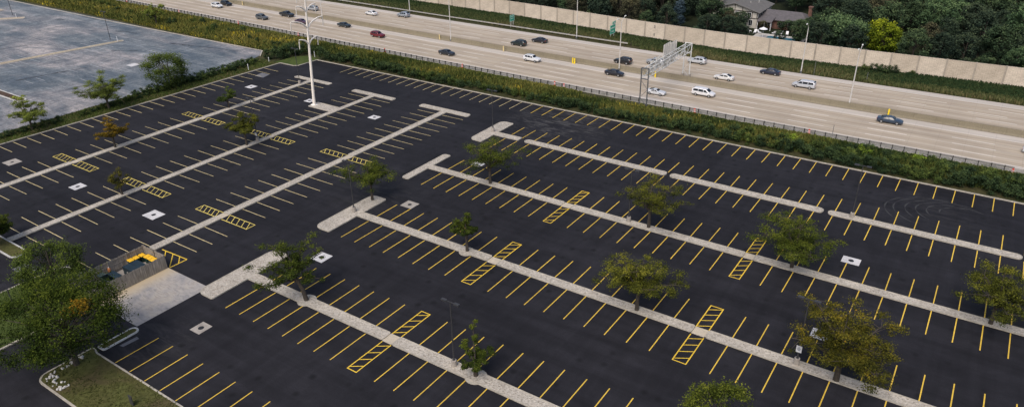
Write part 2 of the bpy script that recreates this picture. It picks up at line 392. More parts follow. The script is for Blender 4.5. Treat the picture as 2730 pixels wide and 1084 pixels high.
def dup(root, loc, rz=0.0, label=None, group=None, scale=None):
    r = root.copy(); COL.objects.link(r); r.location = loc; r.rotation_euler = (0, 0, rz)
    if scale: r.scale = scale
    if label: r["label"] = label
    if group: r["group"] = group
    for ch in root.children:
        c = ch.copy(); COL.objects.link(c); c.parent = r
        for g in ch.children:
            d = g.copy(); COL.objects.link(d); d.parent = c
    return r

def struct(name, mb, mat, **k):
    return tag(mb.build(name, mat, **k), kind='structure')

def fillet(pts, rad, n=5):
    out = []; k = len(pts)
    for i, (p, r) in enumerate(zip(pts, rad)):
        p = Vector(p); a = Vector(pts[i - 1]) - p; b_ = Vector(pts[(i + 1) % k]) - p
        if r <= 0: out.append((p.x, p.y)); continue
        a.normalize(); b_.normalize(); ang = a.angle(b_); t = r / math.tan(ang / 2)
        c = p + (a + b_).normalized() * (r / math.sin(ang / 2)); s = p + a * t; e = p + b_ * t
        a0 = math.atan2(s.y - c.y, s.x - c.x); a1 = math.atan2(e.y - c.y, e.x - c.x); d = (a1 - a0 + PI) % (2 * PI) - PI
        for j in range(n + 1):
            q = a0 + d * j / n; out.append((c.x + r * math.cos(q), c.y + r * math.sin(q)))
    return out

def area(p): return 0.5 * sum(p[i - 1][0] * p[i][1] - p[i][0] * p[i - 1][1] for i in range(len(p)))

def inset(poly, d):
    if area(poly) < 0: poly = poly[::-1]
    out = []; k = len(poly)
    for i in range(k):
        p = Vector(poly[i]); e0 = (p - Vector(poly[i - 1])); e1 = (Vector(poly[(i + 1) % k]) - p)
        if e0.length < 1e-6: e0 = e1
        if e1.length < 1e-6: e1 = e0
        n0 = Vector((-e0.y, e0.x)).normalized(); n1 = Vector((-e1.y, e1.x)).normalized()
        m = (n0 + n1); m = m.normalized() if m.length > 1e-6 else n0
        out.append(tuple(p + m * d / max(0.5, m.dot(n0))))
    return out

def rect(x0, y0, x1, y1, r=0.0):
    p = [(x0, y0), (x1, y0), (x1, y1), (x0, y1)]
    rr = r if hasattr(r, "__len__") else [r] * 4
    return fillet(p, rr)

def add_kerb(mb, poly, h=0.15, w=0.16, z=0.0):
    if area(poly) < 0: poly = poly[::-1]
    inn = inset(poly, w); k = len(poly)
    for i in range(k):
        j = (i + 1) % k; a, b_ = poly[i], poly[j]; c, d = inn[i], inn[j]
        mb.quad((*a, z), (*b_, z), (*b_, h), (*a, h)); mb.quad((*a, h), (*b_, h), (*d, h), (*c, h)); mb.quad((*c, h), (*d, h), (*d, h - 0.06), (*c, h - 0.06))
    return inn

def mesh_np(name, V, F4, tint=None):
    """V (n,3), F4 (m,4) -> mesh with face attribute 'tint'"""
    me = bpy.data.meshes.new(name); m = len(F4)
    me.vertices.add(len(V)); me.vertices.foreach_set("co", np.ascontiguousarray(V, np.float32).ravel())
    me.loops.add(m * 4); me.polygons.add(m)
    me.polygons.foreach_set("loop_start", np.arange(0, m * 4, 4, dtype=np.int32))
    me.polygons.foreach_set("loop_total", np.full(m, 4, np.int32))
    me.loops.foreach_set("vertex_index", np.ascontiguousarray(F4, np.int32).ravel())
    if tint is not None:
        at = me.attributes.new("tint", 'FLOAT', 'FACE'); at.data.foreach_set("value", np.ascontiguousarray(tint, np.float32))
    me.update(calc_edges=True); me.validate()
    return me

def leaf_quads(P, N, size, rng, aspect=0.55, fold=0.12):
    """P centres, N normals, size per leaf -> one small rhombic leaf each"""
    n = len(P); T = rng.normal(size=(n, 3)); T -= N * np.sum(T * N, 1, keepdims=True); T /= np.linalg.norm(T, axis=1, keepdims=True) + 1e-9
    B = np.cross(N, T); s = size[:, None] if hasattr(size, "shape") else size
    V = np.empty((n, 4, 3)); V[:, 0] = P - T * s * 0.5; V[:, 1] = P + B * s * aspect * 0.5 - N * s * fold
    V[:, 2] = P + T * s * 0.5; V[:, 3] = P - B * s * aspect * 0.5 - N * s * fold
    return V.reshape(-1, 3), np.arange(n * 4).reshape(n, 4)

def unit(rng, n):
    v = rng.normal(size=(n, 3)); return v / np.linalg.norm(v, axis=1, keepdims=True)

def foliage_mesh(name, C, rad, per, size, rng, zlo, zhi, updown=0.7, centre=None):
    """leaf clumps: C (k,3) centres, rad (k,3) half-axes, 'per' leaves in each"""
    k = len(C); idx = np.repeat(np.arange(k), per); n = len(idx)
    u = unit(rng, n); r = np.minimum(np.abs(rng.normal(.62, .3, (n, 1))), 1.45)
    P = C[idx] + u * r * rad[idx]
    N = unit(rng, n) * 0.8 + u * 0.5; N[:, 2] += updown * 1.2; N /= np.linalg.norm(N, axis=1, keepdims=True)
    sz = size * rng.uniform(0.6, 1.35, n)
    V, F = leaf_quads(P, N, sz, rng)
    ct = rng.uniform(-0.16, 0.16, k)
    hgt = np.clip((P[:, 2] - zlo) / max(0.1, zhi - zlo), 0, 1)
    t = 0.12 + 0.5 * hgt + 0.22 * u[:, 2] * r[:, 0] + ct[idx] + rng.normal(0, 0.13, n)  # light from above painted in: tint rises with height and on clump tops
    if centre is not None:      # inner shade painted into the tint: leaves deep in the crown darker
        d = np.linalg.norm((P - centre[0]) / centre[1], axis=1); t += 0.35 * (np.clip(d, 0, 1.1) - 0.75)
    return mesh_np(name, V, F, np.clip(t, 0, 1.15))

# ------------------------------------------------------------------ trees
def spread_tree(h, w, seed, clear=0.25, limbs=6, pads=7, leaf=0.19, per=70, flat=0.5, lean=(0, 0), r0=None, dens=1.0):
    """airy tree: a trunk that forks into limbs, each limb carrying flat pads of leaves"""
    rng = np.random.default_rng(seed); rn = random.Random(seed)
    tm = MB(); zc = h * clear; r0 = r0 or 0.02 * h + 0.06
    top = Vector((lean[0], lean[1], zc))
    tm.tube([(0, 0, -0.1), (lean[0] * .3, lean[1] * .3, zc * 0.5), tuple(top)], [r0 * 1.25, r0, r0 * 0.85], 8)
    C = []; RA = []
    # leader
    dirs = [(rn.uniform(0, 2 * PI), R(rn.uniform(72, 86)), 0.95)]
    a0 = rn.uniform(0, 2 * PI)
    for i in range(limbs):
        dirs.append((a0 + 2 * PI * (i + rn.uniform(-.28, .28)) / limbs, R((20, 34, 48, 27, 58, 40)[i % 6] + rn.uniform(-5, 5)), rn.uniform(0.82, 1.05)))
    pads = int(pads * 1.5)
    for az, el, k in dirs:
        # reach to the crown's ellipsoid
        hx = w * 0.5; hz = h - zc
        L = k / math.sqrt((math.cos(el) / hx) ** 2 + (math.sin(el) / hz) ** 2) * 0.9
        s = top - Vector((0, 0, rn.uniform(0, zc * 0.25)))
        e = s + Vector((math.cos(az) * math.cos(el), math.sin(az) * math.cos(el), math.sin(el))) * L
        mid = s.lerp(e, 0.45) + Vector((rn.uniform(-.3, .3), rn.uniform(-.3, .3), 0.09 * L))
        pts = [s, s.lerp(mid, 0.5) + Vector((0, 0, .02 * L)), mid, mid.lerp(e, .55) + Vector((0, 0, .03 * L)), e]
        tm.tube([tuple(p) for p in pts], [r0 * .62, r0 * .5, r0 * .38, r0 * .24, r0 * .08], 6)
        for j in range(pads):
            t = 0.3 + 0.7 * (j + rn.uniform(0, 0.8)) / pads
            i0 = min(3, int(t * 4)); b0 = pts[i0].lerp(pts[i0 + 1], min(1, t * 4 - i0))
            off = Vector((rn.gauss(0, 1), rn.gauss(0, 1), rn.gauss(0.1, 0.5))) * (0.08 * w) * (0.5 + t * .6)
            q = b0 + off
            q.z = max(q.z, zc + 0.05 * h + abs(off.z) * .3)
            C.append(tuple(q)); rr = (0.05 * w + 0.2) * rn.uniform(0.65, 1.4); RA.append((rr, rr, rr * flat))
            tm.tube([tuple(b0), tuple(b0.lerp(q, .6) + Vector((0, 0, .05))), tuple(q)], [r0 * .16, r0 * .1, r0 * .04], 4, cap=False)
    C = np.array(C); RA = np.array(RA)
    n = np.maximum(8, (3.1 * per * dens * (RA[:, 0] / RA[:, 0].mean()) ** 2 * rng.uniform(.75, 1.25, len(C))).astype(int))
    zlo, zhi = C[:, 2].min() - .5, C[:, 2].max() + .4
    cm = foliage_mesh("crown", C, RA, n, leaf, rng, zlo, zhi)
    return tm.mesh("trunk", 40), cm

def round_tree(h, w, seed, blobs=60, per=95, leaf=0.42, zlow=0.12, conic=0.0, r0=None, br=1.0):
    """dense tree: leaf clumps spread over and through an uneven crown"""
    rng = np.random.default_rng(seed); rn = random.Random(seed)
    tm = MB(); r0 = r0 or 0.014 * h + 0.06
    tm.tube([(0, 0, -0.2), (rn.uniform(-.1, .1), rn.uniform(-.1, .1), h * .3), (rn.uniform(-.3, .3), rn.uniform(-.3, .3), h * .8)], [r0 * 1.3, r0, r0 * .3], 7)
    z0 = h * zlow; cz = (h + z0) / 2; hz = (h - z0) / 2
    C = []; RA = []
    lob = [(rn.uniform(0, 2 * PI), rn.uniform(-.5, .8), rn.uniform(.75, 1.18)) for _ in range(9)]
    for i in range(blobs):
        u = Vector((rn.gauss(0, 1), rn.gauss(0, 1), rn.gauss(0.15, 1))).normalized()
        f = 1.0
        for la, lz, lk in lob:
            d = Vector((math.cos(la), math.sin(la), lz)).normalized().dot(u)
            if d > .72: f *= 1 + (lk - 1) * (d - .72) / .28 * 1.6
        rr = rn.uniform(0.55, 1.0) ** .5 * f * 0.86
        x, y, z = u.x * w / 2 * rr, u.y * w / 2 * rr, u.z * hz * rr
        if conic:
            t = (z + hz) / (2 * hz); k = (1 - conic) + conic * 1.5 * (1 - t); x *= k; y *= k
        q = (x, y, cz + z); C.append(q); s = (0.085 * w + 0.3) * rn.uniform(0.7, 1.35) * br; RA.append((s, s, s * .75))
        if i % 4 == 0: tm.tube([(0, 0, max(h * .15, q[2] * .55)), tuple(Vector(q) * .6 + Vector((0, 0, q[2] * .3))), q], [r0 * .35, r0 * .2, r0 * .06], 5, cap=False)
    C = np.array(C); RA = np.array(RA); n = rng.integers(int(per * .6), int(per * 1.4), len(C))
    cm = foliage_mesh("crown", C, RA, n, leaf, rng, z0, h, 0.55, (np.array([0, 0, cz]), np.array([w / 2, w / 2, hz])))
    return tm.mesh("trunk", 40), cm

def place_tree(name, label, meshes, mat, loc, rz=0.0, group=None, cat="tree", s=1.0):
    t = thing(name, label, cat, loc, rz, group); t.scale = (s, s, s)
    link("trunk", meshes[0], MT['bark'], t); link("crown", meshes[1], mat, t)
    return t

def shrub_mesh(w, h, seed, blobs=16, per=95, leaf=0.26):
    rng = np.random.default_rng(seed); C = []; RA = []
    for i in range(blobs):
        a = rng.uniform(0, 2 * PI); r = w / 2 * math.sqrt(rng.uniform(0, 1)) * .8; z = h * rng.uniform(.12, .86) * (1 - .35 * (r / (w / 2)) ** 2)
        C.append((r * math.cos(a), r * math.sin(a), z)); s = rng.uniform(.28, .5) * min(w, h) * .62; RA.append((s, s, s * .8))
    C = np.array(C); RA = np.array(RA); n = rng.integers(int(per * .7), int(per * 1.3), blobs)
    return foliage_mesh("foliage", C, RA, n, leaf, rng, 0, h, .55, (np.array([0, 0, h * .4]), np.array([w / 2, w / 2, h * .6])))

# ------------------------------------------------------------------ camera
TH = R(-34.17359); CA, SA = math.cos(TH), math.sin(TH)
def lotv(v): return Vector((v[0] * CA + v[1] * SA, -v[0] * SA + v[1] * CA, v[2]))
pitch, roll, H_CAM = 0.470449, -0.0167347, 52.3817
right = Vector((1, 0, 0)); fwd = Vector((0, math.cos(pitch), -math.sin(pitch))); up = Vector((0, math.sin(pitch), math.cos(pitch)))
r2 = right * math.cos(roll) + up * math.sin(roll); u2 = up * math.cos(roll) - right * math.sin(roll)
X, Y, Z = lotv(r2), lotv(u2), lotv(-fwd)
cam = bpy.data.objects.new("camera", bpy.data.cameras.new("camera")); COL.objects.link(cam)
cam.matrix_world = Matrix(((X.x, Y.x, Z.x, 0), (X.y, Y.y, Z.y, 0), (X.z, Y.z, Z.z, H_CAM), (0, 0, 0, 1)))
cam.data.sensor_width = 36.0; cam.data.lens = 1929.7 / 2730 * 36; cam.data.clip_start = 0.5; cam.data.clip_end = 5000
sc.camera = cam

# ------------------------------------------------------------------ ground and paving
def sheet(x0, y0, x1, y1, z): return MB().quad((x0, y0, z), (x1, y0, z), (x1, y1, z), (x0, y1, z))
G_GRASS = m_ground("rough_grass_soil", [(0.3, (0.035, 0.045, 0.018)), (0.55, (0.065, 0.06, 0.028)), (0.75, (0.1, 0.08, 0.045))])
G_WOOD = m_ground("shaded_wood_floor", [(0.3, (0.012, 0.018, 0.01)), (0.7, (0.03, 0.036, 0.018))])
G_LAWN = m_ground("mown_lawn", [(0.3, (0.05, 0.075, 0.02)), (0.7, (0.085, 0.11, 0.032))], 0.25, 3)
G_DRY = m_ground("dry_lawn", [(0.28, (0.1, 0.072, 0.045)), (0.5, (0.085, 0.085, 0.03)), (0.72, (0.1, 0.11, 0.035))], 0.16, 2.2)
G_EDGE = m_ground("scuffed_grass_edge", [(0.3, (0.06, 0.075, 0.02)), (0.55, (0.095, 0.085, 0.035)), (0.75, (0.14, 0.1, 0.06))], 0.2, 2.5)
G_GRIT = m_ground("pale_grit_verge", [(0.3, (0.16, 0.15, 0.12)), (0.5, (0.3, 0.28, 0.24)), (0.75, (0.4, 0.37, 0.33))], 0.3, 3)
struct("ground", sheet(-1500, -700, 900, 1600, -0.06), G_GRASS)

lot_poly = [(-155.3, -60), (60, -60), (60, 127.2), (-148.1, 127.2), (-148.3, 121.2), (-149.3, 120.3), (-154.4, 120.3), (-154.75, 100), (-155.3, 80), (-156.3, 55), (-157.2, 20)]
lot_poly = [(-160, -60), (60, -60), (60, 127.2), (-148.2, 127.2), (-148.25, 121.2), (-149.3, 120.3), (-154.3, 120.3), (-154.5, 112), (-155.2, 86), (-155.7, 70), (-156.3, 58), (-157.2, 40)]
lot = struct("parking_lot", MB().quad(*[(x, y, 0.0) for x, y in lot_poly]), MT['asphalt'])
lot["label"] = "freshly sealed black asphalt car park with yellow stall lines"
old = struct("old_parking_lot", MB().quad((-420, 20, -0.004), (-164.5, 20, -0.004), (-163.2, 70, -0.004), (-163.5, 118, -0.004), (-165, 122, -0.004), (-168.5, 125.9, -0.004), (-420, 124.8, -0.004)), MT['old'])
old["label"] = "weathered blue grey asphalt car park beyond the hedge"
struct("grass_strip", MB().quad((-164.3, 20, -0.03), (-157.0, 20, -0.03), (-155.4, 70, -0.03), (-154.4, 120.2, -0.03), (-163.3, 120.2, -0.03), (-163.0, 70, -0.03)), G_EDGE)
struct("lawn", MB().quad((-156.5, 120.35, -0.02), (-149.2, 120.35, -0.02), (-148.2, 121.2, -0.02), (-148.1, 128.2, -0.02), (-152.5, 129.5, -0.02), (-156.5, 126.5, -0.02)), G_LAWN)
struct("apron", MB().prism([(-87.2, 33.75), (-78.2, 33.75), (-78.2, 43.0), (-78.7, 43.85), (-87.2, 43.85)], -0.05, 0.006), MT['apron'])
struct("wood_floor", MB().quad((-420, 205, -0.03), (-185, 202, -0.03), (-128, 198.6, -0.03), (-84, 194.4, -0.03), (-60, 192.9, -0.03), (-30, 193.2, -0.03), (8, 194.8, -0.03), (90, 199, -0.03), (300, 700, -0.03), (-420, 700, -0.03)), G_WOOD)

def kerb_line(name, pts, w=0.17, h=0.14):
    mb = MB()
    for i in range(len(pts) - 1):
        a, b_ = Vector(pts[i]), Vector(pts[i + 1]); n = Vector((-(b_ - a).y, (b_ - a).x)).normalized() * w / 2
        mb.prism([tuple(a - n), tuple(b_ - n), tuple(b_ + n), tuple(a + n)], 0, h + 0.001 * (i % 2))
    return struct(name, mb, MT['kerb'])
kerb_line("kerb", [(62, 127.25), (-90, 127.4), (-148.15, 127.35), (-148.25, 121.2), (-149.3, 120.35), (-154.35, 120.35), (-154.55, 112), (-155.2, 86), (-155.7, 70), (-156.35, 58), (-157.4, 36)], 0.26)
kerb_line("kerb", [(-420, 124.95), (-250, 124.5), (-168.5, 126.0), (-164.5, 122)], 0.3, 0.12)

# ------------------------------------------------------------------ painted markings
def rank_parts(items, parent, one, many, mat_of, keep=100):
    """the KEEP largest of the marks as parts, the rest as one part"""
    items.sort(key=lambda it: it[0])
    for it in items[:keep]:
        it[1].build(one, mat_of(it), parent, smooth=False)
    rest = {}
    for it in items[keep:]: rest.setdefault(mat_of(it).name, (mat_of(it), []))[1].append(it[1])
    for mname, (mt, ms) in rest.items():
        big = MB()
        for mm in ms:
            n = len(big.v); big.v += mm.v; big.f += [tuple(n + i for i in f) for f in mm.f]
        tag(big.build(many, mt, parent, smooth=False), kind='stuff')

def flat_bar(mb, x0, y0, x1, y1, w, z=0.006):
    a, b_ = Vector((x0, y0)), Vector((x1, y1)); n = Vector((-(b_ - a).y, (b_ - a).x)).normalized() * w / 2
    mb.quad((*(a - n), z), (*(b_ - n), z), (*(b_ + n), z), (*(a + n), z)); return mb

LINES = []
def line(x0, y0, x1, y1, mat, w=0.125):
    x0 += random.uniform(-.03, .03); y0 += random.uniform(-.06, .06)
    d = math.hypot((x0 + x1) / 2, (y0 + y1) / 2)
    LINES.append((d, flat_bar(MB(), x0, y0, x1, y1, w), mat))
Yl, Cr = MT['yellow'], MT['cream']
ks = lambda s, d, n: [s + d * k for k in range(1, n + 1)]
lin = lambda a, b_, n: [a + (b_ - a) * k / n for k in range(1, n)]
rowE = [x for x in ks(-51.05, -2.665, 8)] + ks(-49.65, 2.727, 22)
rowD = ks(-50.95, -2.78, 8) + lin(-49.45, -21.43, 10) + ks(-19.83, 2.78, 13)
rowC = ks(-50.6, -2.69, 9) + lin(-49.2, -21.75, 10) + ks(-20.4, 2.735, 14)
rowB = [-66.17 + 2.737 * k for k in range(-3, 31)]
for xs, n0, n1, s0, s1 in ((rowE, 49.45, 54.83, 47.75, 42.08), (rowD, 70.15, 75.12, 68.6, 62.8), (rowC, 90.1, 94.95, 88.4, 82.88), (rowB, 109.45, 114.4, 107.6, 102.4)):
    for x in xs:
        line(x, n1, x, n0, Yl); line(x, s1, x, s0, Yl)
for k in range(58): 
    x = 8.65 + 2.7 * 4 - 2.703 * k; line(x, 122.0 + 0.45 * min(1, max(0, (-40 - x) / 80)), x, 127.15, Yl if x > -80 else Cr)
for k in range(14): line(-73.85 + 2.84 * k, 33.87, -73.85 + 2.84 * k, 28.5, Yl)
def seg(b0, b1, n0): return [b0 + (b1 - b0) * k / n0 for k in range(1, n0)]
lowr = lambda e: [e - 2.64 * k for k in range(1, 9)]
for cx, x0, x1, e in ((-135.5, -141.42, -128.75, 55.4), (-114.4, -120.65, -107.95, 56.1), (-93.9, -99.85, -87.6, 56.5)):
    ys = [y for y in lowr(e)] + seg(e + 1.5, 83.4 if cx > -130 else 82.7, 9) + [85.25 + 2.62 * k for k in range(1, 11)]
    for y in ys:
        if y > 112.6: continue
        line(x0, y, cx - 0.8, y, Cr, .105)
        if not (cx > -95 and y < 47.5): line(x1, y, cx + 0.8, y, Cr, .105)
for k in range(26):
    y = 115.0 - 2.6 * k; xk = -154.4 - 0.0 - max(0, (112 - y)) * 0.0305; line(xk + 5.55, y, xk + 0.2, y, Cr)
rank_parts(LINES, lot, "stall_line", "stall_lines", lambda it: it[2])

def crossing(x0, y0, x1, y1, axis, gap0, gap1, label, slant=0.42, mat=None, w=0.13):
    """ladder-hatched walkway: outline plus rungs, broken where it meets the island"""
    mb = MB(); mat = mat or MT['crosswalk']
    if axis == 'y':
        for (a, b_, end) in ((y0, gap0, y0), (gap1, y1, y1)):
            flat_bar(mb, x0, a, x0, b_, w); flat_bar(mb, x1, a, x1, b_, w); flat_bar(mb, x0 - w / 2, end, x1 + w / 2, end, w, .0085)
            n = 4
            for i in range(n):
                y = a + (b_ - a) * (i + .55) / n; flat_bar(mb, x0 + .06, y - slant, x1 - .06, y + slant, .11, .0075)
    else:
        for (a, b_, end) in ((x0, gap0, x0), (gap1, x1, x1)):
            flat_bar(mb, a, y0, b_, y0, w); flat_bar(mb, a, y1, b_, y1, w); flat_bar(mb, end, y0 - w / 2, end, y1 + w / 2, w, .0085)
            n = 5
            for i in range(n):
                x = a + (b_ - a) * (i + .5) / n; flat_bar(mb, x + .52, y0 + .05, x - .52, y1 - .05, w * .75, .0075)
    o = mb.build("hatched_crossing", mat, lot, smooth=False); o["label"] = label
for (x0, x1, b0, b1, g0, g1, lab) in ((-51.03, -49.68, 42.1, 54.83, 47.75, 49.4, "yellow ladder crossing on the nearest island row"), (-50.95, -49.46, 62.87, 75.1, 68.55, 70.05, "yellow ladder crossing at the T island with a lamp"),
        (-21.4, -19.83, 62.87, 75.15, 68.4, 69.95, "yellow ladder crossing beside the olive tree"), (-50.58, -49.25, 82.85, 95.12, 88.5, 89.95, "yellow ladder crossing above the central aisle"), (-21.75, -20.38, 82.87, 94.85, 88.4, 89.85, "yellow ladder crossing beside the forked tree")):
    crossing(x0, b0, x1, b1, 'y', g0, g1, lab)
for (x0, x1, y0, y1, c, lab) in ((-141.55, -128.7, 55.6, 57.25, -135.5, "near crossing on the hedge side island"), (-120.45, -107.95, 56.35, 57.95, -114.4, "near crossing on the middle long island"), (-99.6, -87.1, 56.8, 58.4, -93.9, "near crossing above the fenced bins"),
        (-141.55, -128.95, 82.7, 84.3, -135.5, "far crossing on the hedge side island"), (-120.3, -108.2, 83.2, 84.8, -114.4, "far crossing on the middle long island"), (-100.3, -87.8, 83.9, 85.45, -93.9, "far crossing by the forked lamp tree")):
    crossing(x0, y0, x1, y1, 'x', c - .8, c + .8, lab, 0.0, MT['pale_yellow'], .12)
tri = MB(); P3 = [(-92.5, 46.35), (-86.95, 46.6), (-87.05, 43.95)]
for i, (p, q) in enumerate(((P3[0], P3[1]), (P3[1], P3[2]))): flat_bar(tri, *p, *q, .16, .006 + .002 * i)
for p, q in (((-90.0, 46.45), (-87.3, 44.15)), ((-88.5, 46.5), (-87.0, 45.3)), ((-91.6, 46.35), (-90.4, 45.4))): flat_bar(tri, *p, *q, .13, .0075)
tri.build("hatched_corner", MT['crosswalk'], lot, smooth=False)["label"] = "yellow hatched triangle beside the bin enclosure"
# traces of turning tyres in the far corner, ground into the new seal coat
for (cx, cy, r, a0, a1) in ((1.5, 116.5, 7.4, 100, 235), (1.8, 117, 6.3, 95, 220), (2.2, 117.4, 5.4, 80, 230), (2.4, 117.6, 4.3, 70, 210), (1.4, 116.0, 8.3, 120, 215), (3, 118, 3.3, 60, 190)):
    mb = MB(); n = 26
    for i in range(n):
        a, b_ = R(a0 + (a1 - a0) * i / n), R(a0 + (a1 - a0) * (i + 1) / n); w = 0.07 + .05 * math.sin(i * .9)
        mb.quad(*[(cx + (r + s) * math.cos(t) * 1.15, cy + (r + s) * math.sin(t) * .8, .005) for t, s in ((a, -w), (b_, -w), (b_, w), (a, w))])
    mb.build("tyre_mark", MT['tyre'], lot, smooth=False)
for (x0, y0, x1, y1) in ((-149.3, 109.3, -147.2, 112.0),):
    MB().quad((-150.9, 109.4, .004), (-147.8, 109.4, .004), (-148.6, 112.0, .004), (-151.4, 112.0, .004)).build("concrete_patch", MT['patch'], lot, smooth=False)
MB().quad((-76.45, 30.5, .004), (-75.85, 30.6, .004), (-75.7, 32.5, .004), (-76.3, 32.6, .004)).build("concrete_patch", MT['patch'], lot, smooth=False)
MB().quad((-105.3, 31.9, .004), (-102.2, 31.9, .004), (-102.2, 33.9, .004), (-105.5, 33.75, .004)).build("concrete_patch", MT['patch'], lot, smooth=False)

# old lot: faded stall lines beside its island
OL = []
for k in range(13):
    y = 82 + 2.74 * k
    for s in (-1, 1): OL.append((y, flat_bar(MB(), -216.9 + s * .9 + (y - 96) * .12, y, -216.9 + s * 6.2 + (y - 96) * .12, y, .12, .002), MT['old_line']))
for k in range(16):
    y = 66 + 2.74 * k
    for s in (-1, 1): OL.append((y, flat_bar(MB(), -187 - 2.9 + s * 3.1, y + 8, -187 - 2.9 + s * 7.4, y + 8, .1, .002), MT['old_line'])) if k % 3 else None
rt = random.Random(9)
for (x0, y0, x1, y1, wd) in ((-199.5, 75.5, -196.4, 87.5, .55), (-196.4, 87.5, -195, 93.5, .3), (-176, 52, -174.5, 58, .3), (-174.5, 58, -173.4, 64.5, .25), (-199, 117.6, -190, 119.4, .5), (-190, 119.4, -173, 122.5, .35), (-262, 117, -258, 118, .5), (-228, 118, -219, 120, .4), (-206, 104, -199, 108, .3), (-181, 78, -179, 90, .25), (-236, 88, -232, 99, .3)):
    a, b_ = Vector((x0, y0)), Vector((x1, y1)); nn = Vector((-(b_ - a).y, (b_ - a).x)).normalized(); k = 12; mb = MB(); pr = None
    for i in range(k + 1):
        c = a.lerp(b_, i / k) + nn * rt.uniform(-.25, .25); h = wd * rt.uniform(.25, 1) * (1 if 0 < i < k else .2); cur = ((*(c - nn * h), .001), (*(c + nn * h), .001))
        if pr: mb.quad(pr[0], cur[0], cur[1], pr[1])
        pr = cur
    mb.build("tar_seal", MT['tar'], old, smooth=False)
rank_parts(OL, old, "stall_line", "stall_lines", lambda it: it[2])

# ------------------------------------------------------------------ islands
def island(label, pieces, ramps=(), mat_bed='gravel', kerb='kerb', kw=0.15, extra=(), group=None):
    x, y = pieces[0][0]
    t = thing("traffic_island", label, "traffic island", (x, y, 0), 0, group)
    L = lambda p: [(q[0] - x, q[1] - y) for q in p]
    for pc in pieces:
        mb = MB(); inn = add_kerb(mb, L(pc), 0.15, kw)
        mb.build("kerb", MT[kerb], t); MB().quad(*[(*p, 0.115) for p in inn]).build("gravel_bed" if mat_bed == 'gravel' else "planting_bed", MT[mat_bed] if mat_bed in MT else mat_bed, t)
    for (x0, y0, x1, y1) in ramps: MB().box(x0 - x, y0 - y, -.02, x1 - x, y1 - y, 0.045).build("ramp", MT['ramp'], t)
    for (cx, cy, r) in extra: MB().cyl(cx - x, cy - y, -.02, .105, r, r, 20).build("tree_well", MT['kerb'], t)
    return t

def tee(bar, stem, stem_end, side, r):
    """bar=(x0,y0,x1,y1); a stem that leaves it towards +x ('x') or -y ('y')"""
    x0, y0, x1, y1 = bar; a, b_ = stem
    if side == 'x':
        return fillet([(x0, y0), (x1, y0), (x1, a), (stem_end, a), (stem_end, b_), (x1, b_), (x1, y1), (x0, y1)], [r, .35, 0, .3, .3, 0, .35, r])
    return fillet([(x0, y1), (x0, y0), (a, y0), (a, stem_end), (b_, stem_end), (b_, y0), (x1, y0), (x1, y1)], [r, .35, 0, .3, .3, 0, .35, r])
island("long gravel island nearest the hedge, T-shaped at its far end", [tee((-141.45, 113.6, -129.25, 114.95), (-136.2, -134.75), 83.85, 'y', .5), rect(-136.2, 57.2, -134.75, 82.95, .3), rect(-136.2, 30, -134.75, 55.8, .3)],
       [(-136.15, 82.98, -134.8, 83.82), (-136.15, 55.83, -134.8, 57.17)])
i2 = fillet([(-121.3, 114.45), (-121.3, 113.0), (-115.15, 113.0), (-115.15, 103.35), (-121.9, 103.35), (-121.9, 100.4), (-115.15, 100.4), (-115.15, 84.7), (-113.85, 84.7), (-113.85, 113.0), (-108.5, 113.0), (-108.5, 114.45)], [.5, .35, 0, 0, .3, .3, 0, .3, .3, 0, .35, .5])
island("middle long gravel island with a square bed under the white tower", [i2, rect(-115.1, 58.0, -113.75, 83.4, .3), rect(-115.1, 35.5, -113.75, 56.4, .3)], [(-115.05, 83.43, -113.8, 84.67), (-115.05, 56.43, -113.8, 57.97)])
island("long gravel island that runs up from the fenced bins", [tee((-101.1, 113.2, -87.8, 114.8), (-94.7, -93.2), 85.5, 'y', .7), rect(-94.65, 58.3, -93.15, 84.0, .3), rect(-94.6, 45.6, -93.1, 56.9, .3)], [(-94.6, 84.03, -93.2, 85.47), (-94.6, 56.93, -93.2, 58.27)])
MB()
island("wide gravel island end with a lamp and a short spur", [tee((-80.2, 103.6, -77.25, 115.0), (107.85, 109.45), -71.6, 'x', 1.3)], kw=.17)
island("first capsule island of the row nearest the highway", [rect(-70.4, 107.75, -41.45, 109.3, .72)], kw=.17, group=None)
island("middle capsule island of the row nearest the highway", [rect(-40.75, 107.65, -15.65, 109.3, .72)], kw=.17)
island("capsule island with a lamp, farthest along the highway row", [rect(-15.0, 107.75, 10.25, 109.3, .72)], kw=.17)
island("gravel T island with a narrow head, third row from the front", [tee((-79.55, 83.2, -77.95, 95.2), (88.6, 90.05), -50.85, 'x', .6), rect(-49.2, 88.5, -21.8, 90.0, .3), rect(-20.4, 88.45, 24, 90.0, .3)], [(-50.82, 88.55, -49.23, 90.0), (-21.77, 88.5, -20.43, 89.95)])
island("gravel T island with a lamp and a tree on its head", [tee((-78.95, 62.8, -75.75, 75.5), (68.75, 70.25), -51.05, 'x', 1.25), rect(-49.45, 68.6, -21.45, 70.1, .3), rect(-19.8, 68.5, 24, 70.1, .3)],
       [(-51.02, 68.65, -49.48, 70.15), (-21.42, 68.55, -19.83, 70.05)], extra=[(-54.9, 69.3, 1.15)])
island("nearest gravel T island with a broad rounded head", [tee((-78.6, 42.25, -75.35, 55.0), (47.85, 49.45), -51.15, 'x', 1.3), rect(-49.65, 47.75, 24, 49.45, .3)], [(-51.12, 47.8, -49.68, 49.4)], extra=[(-64.85, 48.7, 1.25), (-38.1, 48.6, 1.25)])
island("small planted island with a pale kerb beside the stained apron", [fillet([(-78.35, 28.9), (-76.95, 28.9), (-76.95, 33.55), (-78.35, 33.55)], [.25, .25, .65, .65])], mat_bed=G_EDGE, kerb='kerb_white', kw=.22)
